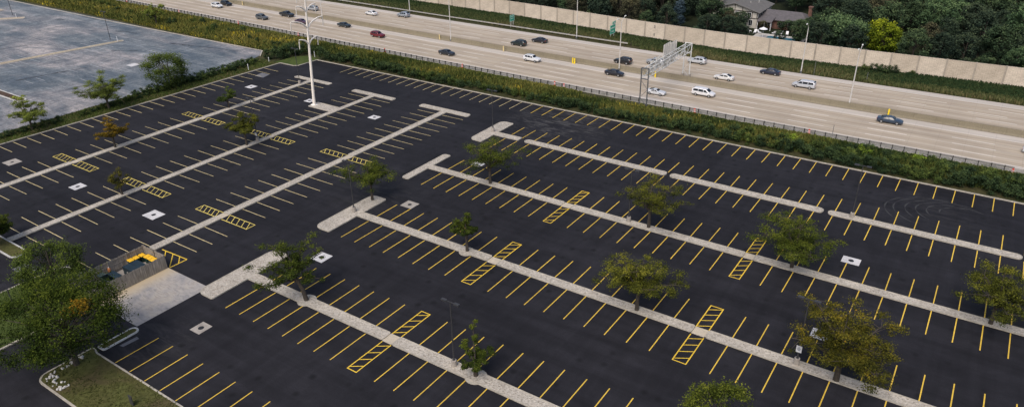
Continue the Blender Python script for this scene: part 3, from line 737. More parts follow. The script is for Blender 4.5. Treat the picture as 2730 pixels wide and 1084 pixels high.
island("strip of dry lawn with a kerb in front of the nearest stalls", [fillet([(-78.65, 22.05), (20, 22.05), (20, 28.35), (-77.1, 28.35), (-78.65, 28.75)], [1.4, .3, .3, .3, .2])], mat_bed=G_DRY, kw=.2)
island("grassy island beneath the round bush", [fillet([(-100.25, 20), (-87.3, 20), (-87.3, 33.0), (-92.2, 36.6), (-100.25, 36.6)], [.3, .5, .5, .5, 2.0])], mat_bed=G_LAWN, kw=.25)
island("grassy island end with pale stones and a hooked kerb", [fillet([(-121.0, 33.2), (-108.0, 33.2), (-108.0, 35.55), (-121, 35.55)], [1.2, 1.0, .3, .3])], mat_bed=G_EDGE, kerb='kerb_white', kw=.22)
island("pale kerbed island in the old car park", [fillet([(-220.2, 80.5), (-218.0, 80.5), (-213.2, 112.2), (-214.8, 112.6)], [.4, .4, .6, .6])], mat_bed=m_ground("tan_grit", [(0.3, (0.3, 0.24, 0.16)), (0.7, (0.45, 0.38, 0.28))]), kw=.3)
island("far kerbed island at the old car park corner", [fillet([(-289, 98), (-286, 98), (-272.0, 112.0), (-274.5, 113.2)], [.5, .5, .6, .6])], mat_bed=m_ground("tan_grit_pale", [(0.3, (0.36, 0.28, 0.2)), (0.7, (0.5, 0.42, 0.33))]), kw=.35)
island("brown mulch island with double pale kerb in the old car park", [fillet([(-215, 67.7), (-180.9, 67.7), (-180.9, 69.9), (-215, 69.9)], [.4, 1, 1, .4])], mat_bed=m_ground("mulch", [(0.3, (0.07, 0.045, 0.035)), (0.7, (0.12, 0.085, 0.065))]), kerb='kerb_white', kw=.3)
island("tan gravel island at the edge of the old car park", [fillet([(-310, 112.4), (-292.4, 112.4), (-292.4, 115), (-310, 115)], [.4, 1, 1, .4])], mat_bed=m_ground("tan_grit_mid", [(0.3, (0.3, 0.24, 0.18)), (0.7, (0.45, 0.38, 0.3))]), kw=.3)

# stones heaped inside the dry lawn's corner
rs = random.Random(5); st = MB()
for k in range(60):
    if k < 36: x, y = -77.6 + rs.random() * 3.4, 22.55 + rs.random() * .9 + (.0 if k % 2 else .2)
    else: x, y = -78.2 + rs.random() * .6, 23.4 + rs.random() * 3.6
    s = rs.uniform(.09, .2); st.tube([(x, y, .1), (x + .02, y, .1 + s * .6), (x, y + .02, .1 + s)], [s, s * .85, s * .3], 6)
tag(st.build("pebbles", simple("white_stones", (0.5, 0.48, 0.46), 0.8, .3, 6)), "white stones heaped along the kerb of the dry lawn", "stones", kind='stuff')

# ------------------------------------------------------------------ drain pads
def drain(poly, label, mat='pad', hole=0.33):
    cx = sum(p[0] for p in poly) / 4; cy = sum(p[1] for p in poly) / 4
    t = thing("drain_pad", label, "drain", (cx, cy, 0))
    MB().prism([(p[0] - cx, p[1] - cy) for p in poly], -.03, .012).build("concrete_pad", MT[mat], t)
    if hole: MB().cyl(0, 0, .0125, .02, hole, hole, 18).build("grate", MT['iron'], t)
def sq(x, y, sx, sy): return [(x - sx / 2, y - sy / 2), (x + sx / 2, y - sy / 2), (x + sx / 2, y + sy / 2), (x - sx / 2, y + sy / 2)]
for p, lab, m_, hl in ((sq(-145.4, 50.2, 2.7, 2.35), "pale drain pad in the aisle by the hedge, toward the camera", 'pad_old', .3), (sq(-124.3, 51.1, 2.2, 2.1), "white drain pad beside the slim bare-topped tree", 'pad', .33),
        (sq(-103.5, 52.0, 2.9, 2.25), "large white drain pad up the aisle from the bins", 'pad', .36), (sq(-144.4, 103.1, 2.2, 2.05), "white drain pad near the lawn corner", 'pad', .3), (sq(-124.5, 103.3, 2.0, 1.8), "white drain pad at the foot of the white tower", 'pad', .36),
        (sq(-104.5, 103.0, 2.2, 1.9), "pale drain pad between the two farther T islands", 'pad', .33), (sq(-71.5, 76.2, 2.3, 2.1), "beige drain pad beside the T island's tree", 'pad_old', .33), (sq(-71.3, 57.2, 2.25, 2.15), "white drain pad beside the nearest T island", 'pad', .38),
        (sq(-71.3, 37.8, 1.8, 1.9), "grimy drain pad by the foremost stalls", 'pad_old', .36), (sq(-9.1, 95.5, 2.3, 1.85), "bright white drain pad past the forked tree", 'pad', .36), (sq(-8.6, 76.3, 2.2, 1.95), "white drain pad seen through the brown tree", 'pad', .36),
        (sq(-71.7, 94.85, 2.2, 1.6), "white drain pad under the tree's dark limbs", 'pad', 0), (sq(-232, 63, 2.6, 2.6), "pale drain pad among faded lines in the old car park", 'pad_old', 0), (sq(-187, 99, 2.6, 2.4), "cracked concrete pad behind the dense hedge tree", 'pad', 0)):
    drain(p, lab, m_, hl)

# ------------------------------------------------------------------ highway
SX = [-460, -330, -275, -235, -190, -150, -90, -40, 120]; SS = [9.5, 6.3, 5, 4, 3.1, 1.9, .6, 0, 0]
def hs(a): return float(np.interp(a, SX, SS))
def strip(bs, z, step=5.0, a0=-440, a1=110):
    """surface that follows the road; UV = (metres along, metres across)"""
    mb = MB(); xs = np.arange(a0, a1 + .1, step); uv = []
    for x in xs:
        for b_ in bs: mb.v.append((x, b_ + hs(x), z)); uv.append((x, b_))
    n = len(bs)
    for i in range(len(xs) - 1):
        for j in range(n - 1):
            mb.f.append((i * n + j, (i + 1) * n + j, (i + 1) * n + j + 1, i * n + j + 1))
    me = mb.mesh("strip"); u = me.uv_layers.new(name="UVMap")
    for lp in me.loops: u.data[lp.index].uv = uv[lp.vertex_index]
    return me
hw = link("highway", strip((142.35, 145, 148, 151, 154, 157, 160, 163, 166, 169, 172, 175, 178, 179.75), 0.0), MT['road']); tag(hw, "pale concrete divided highway with eight worn lanes", kind='structure')
struct_v = link("verge", strip((140.0, 142.4), -0.02), G_GRIT); tag(struct_v, kind='structure')
DL = []
for b_, off in ((146.2, -31.2), (149.55, -31.4), (152.75, -31.7), (166.6, -28.7), (170.2, -30.5), (173.8, -27.0)):
    for k in range(-20, 8):
        x = off + 14.66 * k
        if x < -300 or x > 60: continue
        mb = MB(); flat_bar(mb, x, b_ + hs(x), x + 7.0, b_ + hs(x + 7.0), .16, .005); DL.append((math.hypot(x, b_), mb, MT['worn_white']))
rank_parts(DL, hw, "lane_dash", "lane_dashes", lambda it: it[2])
for b_, m_ in ((143.35, 'worn_white'), (156.15, 'cream'), (163.35, 'worn_white'), (177.1, 'worn_white')):
    o = link("edge_line", strip((b_ - .07, b_ + .07), .005), MT['worn_white'], hw)

def extrude_along(profile, bc, a0, a1, step=3.0):
    mb = MB(); xs = np.arange(a0, a1 + .01, step); n = len(profile)
    for x in xs:
        for (dy, z) in profile: mb.v.append((x, bc + hs(x) + dy, z))
    for i in range(len(xs) - 1):
        for j in range(n):
            k = (j + 1) % n; mb.f.append((i * n + j, (i + 1) * n + j, (i + 1) * n + k, i * n + k))
    mb.f.append(tuple(range(n))); mb.f.append(tuple((len(xs) - 1) * n + j for j in range(n)))
    return mb
bar = thing("median_barrier", "long tan concrete barrier dividing the two carriageways", "road barrier", (0, 159.7, 0))
o = extrude_along([(-.42, 0), (-.36, .1), (-.22, .35), (-.15, 1.25), (.15, 1.25), (.22, .35), (.36, .1), (.42, 0)], 0, -440, 110).build("barrier_wall", MT['barrier'], bar)
js = MB()
for k in range(120):
    x = -370 + 4.0 * k; js.tube([(x, hs(x) - .43, .03), (x, hs(x) - .375, .1), (x, hs(x) - .235, .35), (x, hs(x) - .165, 1.25)], .018, 4)
js.build("joint", simple("barrier_joint", (0.13, 0.11, 0.085), .9), bar)

def guard_rail(label, bc, a0, a1, face, mat, block, n_keep=100, sp=1.95, zc=.62):
    t = thing("guard_rail", label, "guard rail", (0, bc, 0))
    prof = [(0, zc - .16), (face * .06, zc - .12), (0, zc), (face * .06, zc + .12), (0, zc + .16), (-face * .02, zc + .16), (-face * .02, zc - .16)]
    extrude_along(prof, 0, a0, a1, 4.0).build("rail", mat, t)
    it = []
    for x in np.arange(a0 + 1, a1, sp):
        mb = MB(); y = hs(x); mb.box(x - .06, y - face * .02 - face * .22 - .08, 0, x + .06, y - face * .22 + .06, zc + .26)
        mb.box(x - .06, min(y - face * .03, y - face * .2), zc - .17, x + .06, max(y - face * .03, y - face * .2), zc + .23); it.append((math.hypot(x, bc), mb, block))
    rank_parts(it, t, "post", "posts", lambda i: i[2], n_keep)
    return t
guard_rail("dark near guard rail between the hedge and the shoulder", 140.75, -400, 8.0, 1, MT['railmetal'], MT['rust'])
guard_rail("pale far guard rail that ends before the gantry", 181.35, -400, -82.0, -1, MT['rail_far'], MT['rust'], sp=1.95, zc=.72)

# ------------------------------------------------------------------ noise wall
WX = [-330, -200, -178, -131, -108, -84, -60, -30, 8, 60, 130]; WY = [210, 202.2, 200.4, 198.0, 195.9, 193.5, 192.2, 192.4, 194.2, 197.2, 201]
def wy(a): return float(np.interp(a, WX, WY))
J = [-128.0, -121.5, -115.2, -109.1, -103, -96.8, -90.4, -84.2, -78, -72.0, -66.2, -60.4, -54.5, -48.6, -43.1, -37.1, -31.2, -25.5, -19.75, -13.85, -8.05, -2.2, 3.7]
J = [-128 - 6.2 * k for k in range(20, 0, -1)] + J + [3.7 + 5.9 * k for k in range(1, 8)]
nw = thing("noise_wall", "tall beige stacked-stone panel wall between highway verge and wood", "noise wall", (0, 0, 0))
def wtop(a): return 4.35
for k in range(len(J) - 1):
    x0, x1 = J[k], J[k + 1]; y0, y1 = wy(x0), wy(x1); L = math.hypot(x1 - x0, y1 - y0); rz = math.atan2(y1 - y0, x1 - x0)
    p = MB().box(.16, -.1, -.3, L - .16, .1, 4.35).build("wall_panel", MT['stone'], nw); p.location = (x0, y0, 0); p.rotation_euler = (0, 0, rz)
for x in J:
    MB().box(-.19, -.19, -.3, .19, .19, 4.4).build("wall_post", MT['wall_post'], nw, loc=(x, wy(x), 0))
for z0, s in ((2.9, 1), (.75, .8)):       # two dark fire-hose hatches in one panel
    m = MB(); x = -81.2
    m.box(x - .2 * s, wy(x) - .16, z0, x + .2 * s, wy(x) - .12, z0 + .75 * s); m.build("hatch", MT['steel_dark'], nw)
    MB().box(x - .1 * s, wy(x) - .18, z0 + .15, x + .1 * s, wy(x) - .165, z0 + .55 * s).build("hatch_cover", MT['stone'], nw)

# ------------------------------------------------------------------ lamps
def lot_lamp_meshes():
    b = MB().cyl(0, 0, 0, .75, .33, .31, 18); b.cyl(0, 0, .75, .8, .31, .27, 18)
    p = MB().tube([(0, 0, .8), (0, 0, 8.5)], [.085, .06], 10); p.box(-.14, -.14, .8, .14, .14, .86)
    a = MB().box(-.62, -.04, 8.42, .62, .04, 8.5)
    h = MB().box(-.32, -.17, 8.38, .32, .17, 8.54); h.box(-.27, -.13, 8.33, .27, .13, 8.375)
    return b.mesh("base", 40), p.mesh("pole", 40), a.mesh("arm"), h.mesh("lamp_head")
LM = lot_lamp_meshes()
def lot_lamp(x, y, label, z=0.11, s=1.0, base=True, rz=0.0):
    t = thing("parking_lamp", label, "lamp post", (x, y, z), rz, "twin-headed lamps of the car parks"); t.scale = (1, 1, s)
    if base: link("base", LM[0], MT['pad_old'], t)
    link("pole", LM[1], MT['bronze'], t); link("arm", LM[2], MT['bronze'], t)
    for sx in (-1, 1): link("lamp_head", LM[3], MT['bronze'], t, (sx * .85, 0, 0))
    return t
for x, y, lab in ((-77.2, 69.6, "dark twin lamp on the T island's head by a tree"), (-78.4, 109.2, "dark twin lamp on the wide gravel island end near the highway row"), (-39.5, 89.5, "dark twin lamp beside the wide olive tree"),
        (-41.2, 48.75, "nearest dark twin lamp, beside the thin columnar tree"), (-11.6, 108.6, "dark twin lamp on the farthest capsule island"), (-9.65, 69.4, "dark twin lamp bearing a white notice, by the brown tree"),
        (-135.9, 110.6, "dark twin lamp behind the white tower"), (-114.6, 81.1, "dark twin lamp behind the yellow-green middle island tree")):
    lot_lamp(x, y, lab)
lot_lamp(-215.2, 109.3, "dark twin lamp on the pale island of the old car park", 0, 1.05, False)
lot_lamp(-276.8, 110.6, "dark twin lamp at the old car park's far corner", 0, 1.15, False)

sg = thing("notice_sign", "small white notice strapped to the lamp by the brown tree", "sign", (-9.65, 69.28, 0))
MB().box(-.3, -.03, 1.75, .3, 0, 2.6).build("sign_plate", MT['white'], sg)
ink = MB()
for i, (w, z) in enumerate(((.22, 2.42), (.34, 2.3), (.36, 2.22), (.36, 2.14), (.3, 2.06), (.24, 1.98))): ink.box(-w / 2, -.036, z, w / 2, -.031, z + .045)
ink.build("print", MT['inkgrey'], sg)
sg = thing("notice_sign", "small white square notice low on the lamp among the middle island", "sign", (-114.6, 80.95, 0))
MB().box(-.28, -.03, 1.2, .28, 0, 1.8).build("sign_plate", MT['white'], sg)

def hw_light(x, y, label, arms, h=12.6):
    t = thing("highway_light", label, "street light", (x, y, 0), 0, "tall highway lights")
    MB().tube([(0, 0, 0), (0, 0, h - 1.3)], [.15, .09], 10).build("pole", MT['alu'], t)
    MB().box(-.2, -.2, 0, .2, .2, .5).build("base", MT['steel_dark'], t)
    for s in arms:
        a = MB().tube([(0, 0, h - 1.35), (0, s * .5, h - .75), (0, s * 1.5, h - .1), (0, s * 1.75, h)], [.06, .05, .045, .045], 6).build("arm", MT['alu'], t)
        MB().tube([(0, s * 1.65, h), (0, s * 2.0, h + .03), (0, s * 2.45, h - .02)], [.1, .16, .09], 8).build("lamp_head", MT['glasslamp'], a)
for x, y, lab, arms in ((-75.7, 159.7, "tall double-armed highway light on the median just before the gantry", (-1, 1)), (-22.3, 159.7, "tall double-armed highway light on the median past the gantry", (-1, 1)), (-129.5, 161.0, "tall grey highway light on the median beyond the red SUV", (-1, 1)), (-183.5, 162.4, "tall grey highway light on the median beside the white tower", (-1, 1)),
        (-37.2, 180.2, "single-armed highway light in front of the house", (-1,)), (-100.1, 181.9, "single-armed highway light on the far verge before the big green sign", (-1,)), (-164.8, 183.9, "single-armed highway light at the far rail, up the road", (-1,))):
    hw_light(x, y, lab, arms, 13.0 if len(arms) == 2 else (12.2 if x > -50 else 13.5))

# ------------------------------------------------------------------ white power-line tower
tw = thing("power_tower", "tall white steel power-line tower with curved arms, rising from the gravel bed", "power tower", (-121.3, 101.75, 0))
MB().tube([(0, 0, 0.1), (0, 0, 8), (0, 0, 16), (0, 0, 27.5)], [.33, .28, .23, .16], 18).build("shaft", MT['whitepole'], tw, 40)
MB().tube([(0, 0, .1), (0, 0, .16)], [.75, .75], 18).build("base_flange", MT['whitepole'], tw)
tw.rotation_euler = (-R(2.3), R(1.9), 0)      # it stands very slightly out of plumb
for z, L, rise in ((13.9, 2.3, .9), (17.3, 4.1, 1.45), (20.7, 2.3, .95), (23.4, 2.0, .8)):
    for s in (-1, 1):
        pts = [(0, s * .2, z - .25)] + [(0, s * (.25 + L * t), z + rise * (1 - (1 - t) ** 2.2)) for t in (.15, .35, .6, .8, 1.0)]
        a = MB().tube(pts, [.19, .18, .165, .15, .13, .1], 8).build("arm", MT['whitepole'], tw, 50)
        e = pts[-1]; MB().tube([(0, e[1], e[2]), (0, e[1], e[2] - .35), (0, e[1], e[2] - .4), (0, e[1], e[2] - 1.9)], [.04, .04, .11, .1], 8).build("insulator", MT['steel_rod'], a)

# ------------------------------------------------------------------ sign gantry
ga = thing("sign_gantry", "grey steel truss gantry carrying the backs of road signs over the near lanes", "sign gantry", (-59.1, 137.3, 0))
Bf = 24.1
def tower(y, zt, mat, nm):
    g = MB()
    for x in (-.8, .8): g.tube([(x, y, 0), (x, y, zt)], .13, 8)
    for z in (zt - .05, zt - 2.35): g.box(-.8, y - .09, z - .1, .8, y + .09, z + .1)
    g.build(nm, mat, ga); c = MB(); n = 3
    zs = [.5 + (zt - 3.2) * i / n for i in range(n + 1)]
    for i in range(n):
        s = 1 if i % 2 else -1; c.beam((-.8 * s, y, zs[i]), (.8 * s, y, zs[i + 1]), .045)
    c.build("cross_brace", mat, ga)
tower(0, 8.75, MT['steel_dark'], "leg_frame"); tower(Bf, 8.7, MT['galv'], "leg_frame")
MB().box(-1.1, Bf - .35, 0, -.5, Bf + .35, 1.3).box(.5, Bf - .35, 0, 1.1, Bf + .35, 1.3).build("footing", MT['wall_post'], ga)
ch = MB()
for x in (-.62, .62):
    for z in (6.75, 8.45): ch.tube([(x, .1, z), (x, Bf - .1, z)], .095, 8)
ch.build("chord", MT['galv'], ga)
br = MB(); n = 12
for i in range(n):
    y0, y1 = .3 + (Bf - .6) * i / n, .3 + (Bf - .6) * (i + 1) / n; f = i % 2
    for x in (-.62, .62): br.beam((x, y0, 6.75 if f else 8.45), (x, y1, 8.45 if f else 6.75), .05)
    br.beam((-.62 if f else .62, y0, 8.45), (.62 if f else -.62, y1, 8.45), .045); br.beam((.62 if f else -.62, y0, 6.75), (-.62 if f else .62, y1, 6.75), .045)
    br.beam((-.62, y0, 6.75), (-.62, y0, 8.45), .04); br.beam((.62, y0, 6.75), (.62, y0, 8.45), .04)
br.build("lattice", MT['galv'], ga)
for y0, y1, z0, z1 in ((11.3, 14.9, 5.6, 10.9), (15.4, 18.6, 5.9, 10.5), (4.6, 6.0, 6.6, 8.9), (7.4, 9.4, 6.6, 9.0)):
    p = MB().box(-.95, y0, z0, -.9, y1, z1).build("sign_panel", MT['alu'], ga); k = MB(); m = max(2, int((y1 - y0) / 1.0))
    for i in range(m + 1): 
        y = y0 + .12 + (y1 - y0 - .24) * i / m; k.box(-.895, y - .05, z0 - .25, -.72, y + .05, z1 + .02)
    k.build("stiffener", MT['alu'], p)

# ------------------------------------------------------------------ green road signs
def green_sign(x, y, label, w, h, z0, posts, rows, tab=None):
    t = thing("road_sign", label, "road sign", (x, y, 0), R(0)); 
    MB().box(0, -w / 2, z0, .06, w / 2, z0 + h).build("sign_plate", MT['sign_green'], t)
    fr = MB()
    for (a, b_, c, d) in ((-w / 2, z0, w / 2, z0 + .09), (-w / 2, z0 + h - .09, w / 2, z0 + h), (-w / 2, z0 + .09, -w / 2 + .09, z0 + h - .09), (w / 2 - .09, z0 + .09, w / 2, z0 + h - .09)): fr.box(.062, a, b_, .075, c, d)
    if tab:
        (ty0, ty1, th) = tab; MB().box(0, ty0, z0 + h + .03, .06, ty1, z0 + h + th).build("exit_tab", MT['sign_green'], t)
        fr.box(.062, ty0, z0 + h + .04, .075, ty1, z0 + h + .12); fr.box(.062, ty0, z0 + h + th - .07, .075, ty1, z0 + h + th)
    fr.build("border", MT['sign_text'], t); tx = MB(); rn = random.Random(3)
    for (yc, zc, ww, hh) in rows:          # legend too small in the photograph to read: rows of letter strokes
        y = yc - ww / 2
        while y < yc + ww / 2 - .05:
            s = rn.uniform(.1, .2) * hh / .35; tx.box(.062, y, zc, .075, y + s, zc + hh * rn.choice((1, .72, .72))); y += s + .07
    tx.build("legend", MT['sign_text'], t)
    for p in posts: MB().box(-.1, p - .07, 0, -.005, p + .07, z0 + h * .9).build("post", MT['alu'], t)
green_sign(-123.9, 184.2, "small green road sign on three posts above the far rail", 2.4, 1.9, 1.8, (-.85, 0, .85), ((0, 3.1, 1.8, .28), (0, 2.5, 1.5, .28)))
green_sign(-91.6, 187.6, "large green exit sign with a tab on top, on the far verge", 3.3, 2.6, 1.2, (-1.0, 1.0), ((-.1, 2.75, 2.5, .4), (0, 1.75, 1.5, .36), (.7, 4.08, 1.2, .28)), (-.3, 1.65, .85))

# ------------------------------------------------------------------ drums, markers, poles
dm = []
for (z0, z1, r, c) in ((0, .1, .3, 'black'), (.1, .38, .24, 'orange'), (.38, .52, .225, 'white'), (.52, .66, .215, 'orange'), (.66, .8, .205, 'white'), (.8, .98, .19, 'orange'), (.98, 1.1, .07, 'orange')): dm.append((MB().cyl(0, 0, z0, z1, r, r * .95, 14).mesh("band", 40), c))
for i, (x, y, lab) in enumerate(((-267.9, 145.6, "orange traffic drum at the near rail, farthest up the road"), (-233.5, 143.9, "orange traffic drum at the near rail behind the lone verge tree"), (-201.5, 143.5, "orange traffic drum by the rail below the grey SUV"), (-172.5, 142.6, "orange traffic drum by the rail next to the white tower"), (-137.9, 142.5, "orange traffic drum by the rail below the red SUV"), (-110.5, 141.4, "orange traffic drum by the rail past the dark blue sedan"),
        (-83.1, 141.0, "bright orange traffic drum left of the gantry"), (-80.4, 140.6, "low orange traffic drum against the rail left of the gantry"), (-48.6, 140.0, "orange traffic drum by the rail between the gantry and the lime shrubs"), (-25.6, 140.2, "red-orange traffic drum by the rail near the thin pole"), (7.8, 139.2, "orange and white traffic drum at the rail's end"))):
    t = thing("traffic_drum", lab, "traffic drum", (x, y, 0)); t.scale = (1.0, 1.0, 1.0)
    for me, c in dm: link("band", me, MT[c], t)
for x, y, n, lab in ((-88.2, 159.15, 2, "pair of bright yellow panels on the barrier before the black SUV"), (-65.7, 158.95, 1, "bright yellow panel on the barrier beneath the gantry"), (-14.5, 158.95, 1, "yellow panel on the barrier behind the navy sedan"), (-133.4, 160.8, 1, "pale yellow panel on the barrier up from the red SUV"), (-110.3, 159.7, 1, "pale yellow panel on the barrier above the dark blue sedan"), (-224.3, 163.0, 1, "cream panel on the barrier ahead of the black SUV and white car")):
    t = thing("barrier_marker", lab, "marker panel", (x, y, 0))
    for k in range(n): MB().box(-.15 + .55 * k - .27 * (n - 1), -.16, .05, .15 + .55 * k - .27 * (n - 1), -.02, 1.5).build("panel", MT['yellowpl'] if x > -100 else MT['cream'], t)
    MB().box(-.16 * n, -.02, 0, .16 * n, .1, .2).build("foot", MT['yellowpl'] if x > -100 else MT['cream'], t)
def mpost(x, y, h, lab, mat='white', w=.07):
    t = thing("marker_post", lab, "post", (x, y, 0)); MB().box(-w, -.04, 0, w, .04, h).build("stake", MT[mat], t); MB().box(-w - .01, -.05, h, w + .01, .05, h + .05).build("cap", MT[mat], t)
mpost(-156.6, 112.0, 1.45, "slim white marker post at the hedge end by the kerb"); mpost(-213.9, 110.6, 1.6, "slim white marker post next to the old lot's lamp"); mpost(-275.4, 110.9, 1.4, "slim white marker post at the old lot's far lamp")
mpost(-21.6, 141.6, 2.2, "thin grey pole standing by the near rail", 'steel_dark', .04); mpost(-34.2, 180.2, 3.2, "thin grey pole on the far verge past the single-armed light", 'steel_dark', .05); mpost(-22.6, 181.0, 2.2, "thin dark pole among the far verge weeds", 'steel_dark', .05)
mpost(-96.4, 27.9, 2.1, "dark square post in the grass by the spreading tree", 'bronze', .11); mpost(-65.6, 25.6, 1.3, "short black post in the dry lawn", 'bronze', .3)
mpost(-157.9, 119.6, 1.2, "white stub post at the foot of the dark bushes"); mpost(-151.0, 129.2, 1.5, "pale leaning stake behind the lawn corner", 'white', .06)

# ------------------------------------------------------------------ bin enclosure
fe = thing("board_fence", "weathered grey board fence enclosing the bins", "fence", (-92.3, 33, 0))
def fence_side(x0, y0, x1, y1):
    L = math.hypot(x1 - x0, y1 - y0); rz = math.atan2(y1 - y0, x1 - x0); n = int(L / .15); mb = MB(); rn = random.Random(int(L * 100))
    for i in range(n):
        a = L * i / n; mb.box(a, -.014 + rn.uniform(-.008, .008), .04, a + L / n - .012, .014 + rn.uniform(-.006, .006), 2.0 + rn.uniform(-.05, .06))
    o = mb.build("fence_boards", MT['wood'], fe); o.location = (x0, y0, 0); o.rotation_euler = (0, 0, rz)
    r = MB()
    for z in (.35, 1.1, 1.8): r.box(0, .02, z, L, .06, z + .09)
    r.build("rails", MT['wood'], o)
    for i in range(int(L / 2.4) + 1): MB().box(L * i / max(1, int(L / 2.4)) - .06, .061, 0, L * i / max(1, int(L / 2.4)) + .06, .16, 2.1).build("fence_post", MT['wood'], o)
fence_side(5.08, 10.8, 0, 10.8); fence_side(5.1, 0.3, 5.1, 10.75); fence_side(0, 10.78, 0, 0.3)
# left side is seen from inside; rails face inward
struct("enclosure_floor", MB().box(-92.2, 33.4, -.03, -87.25, 43.75, .014), MT['pad_old'])
def wheelie(x, y, rz, lab):
    t = thing("wheeled_bin", lab, "bin", (x, y, .015), rz, "amber-lidded bins in the board enclosure")
    MB().prism([(-.26, -.3), (.26, -.3), (.26, .3), (-.26, .3)], .06, .1).build("base", MT['greenbin'], t)
    b = MB(); 
    for i, (z0, z1, s0, s1) in enumerate(((.1, .98, .84, 1.0),)):
        b.v += [(-.3 * s0, -.34 * s0, z0), (.3 * s0, -.34 * s0, z0), (.3 * s0, .34 * s0, z0), (-.3 * s0, .34 * s0, z0), (-.3, -.34, z1), (.3, -.34, z1), (.3, .34, z1), (-.3, .34, z1)]; b.f += [(0, 1, 5, 4), (1, 2, 6, 5), (2, 3, 7, 6), (3, 0, 4, 7), (3, 2, 1, 0), (4, 5, 6, 7)]
    b.build("body", MT['greenbin'], t)
    l = MB(); l.v += [(-.35, -.42, .985), (.35, -.42, .985), (.35, .42, 1.0), (-.35, .42, 1.0), (-.32, -.36, 1.06), (.32, -.36, 1.06), (.32, .38, 1.1), (-.32, .38, 1.1)]; l.f += [(0, 1, 5, 4), (1, 2, 6, 5), (2, 3, 7, 6), (3, 0, 4, 7), (3, 2, 1, 0), (4, 5, 6, 7)]
    l.build("lid", MT['lid'], t); MB().tube([(-.26, .45, 1.0), (.26, .45, 1.0)], .025, 6).build("handle", MT['greenbin'], t)
    for s in (-1, 1): MB().tube([(s * .27, .3, .3), (s * .32, .3, .3)], .12, 10).build("wheel", MT['black'], t)
for k, (x, y, rz) in enumerate(((-91.75, 41.35, R(90)), (-91.75, 42.15, R(90)), (-91.7, 43.0, R(90)), (-90.75, 43.2, R(2)), (-89.95, 43.2, R(-3)), (-89.15, 43.15, R(4)), (-88.35, 43.2, R(0)))):
    wheelie(x, y, rz, ("amber-lidded bin along the side boards, first in its line", "amber-lidded bin in the middle of the side line", "amber-lidded bin in the back corner", "amber-lidded bin beside the corner one along the back boards", "second amber-lidded bin of the back line from the corner", "third amber-lidded bin of the back line from the corner", "amber-lidded bin at the apron end of the back line")[k])
def dumpster(x, y, w, l, h, lab, open_lid):
    t = thing("dumpster", lab, "dumpster", (x, y, .015)); W, L_ = w / 2, l / 2
    b = MB(); b.box(-W, -L_, .12, W, L_, .16)
    for (x0, y0, x1, y1) in ((-W, -L_, W, -L_ + .05), (-W, L_ - .05, W, L_), (-W, -L_ + .05, -W + .05, L_ - .05), (W - .05, -L_ + .05, W, L_ - .05)): b.box(x0, y0, .16, x1, y1, h)
    for s in (-1, 1): b.box(s * (W + .05) - .05, -L_ * .5, h * .5, s * (W + .05) + .05, L_ * .5, h * .62)
    b.build("body", MT['dumpster'], t)
    if open_lid:
        MB().box(-W, .02, h, W, L_, h + .05).build("lid", MT['dumpster'], t); MB().prism([(-W - .9, -L_), (-W - .02, -L_), (-W - .02, -.04), (-W - .9, -.04)], h - .05, h).build("lid", simple("green_grey_lid", (.08, .11, .1)), t)
    else:
        MB().box(-W, -L_, h, W, -.02, h + .05).build("lid", MT['dumpster'], t); MB().box(-W, .02, h, W, L_, h + .055).build("lid", MT['dumpster'], t)
    for sx in (-1, 1):
        for sy in (-1, 1): MB().tube([(sx * (W - .15) - .04, sy * (L_ - .2), .08), (sx * (W - .15) + .04, sy * (L_ - .2), .08)], .08, 8).build("caster", MT['black'], t)
dumpster(-89.35, 40.6, 2.5, 2.1, 1.25, "dark teal dumpster with closed lids before the amber-lidded bins", False)
dumpster(-89.6, 37.4, 2.2, 1.9, 1.25, "dark dumpster with one lid open, nearer the trees", True)
ck = thing("tank", "upright orange-brown tank against the enclosure boards", "tank", (-91.7, 38.3, .015))
MB().tube([(0, 0, 0), (0, 0, 1.25), (0, 0, 1.4)], [.19, .19, .1], 12).build("body", simple("burnt_orange", (.55, .22, .08), .5), ck); MB().tube([(0, 0, 1.4), (0, 0, 1.52)], .06, 8).build("cap", MT['white'], ck)

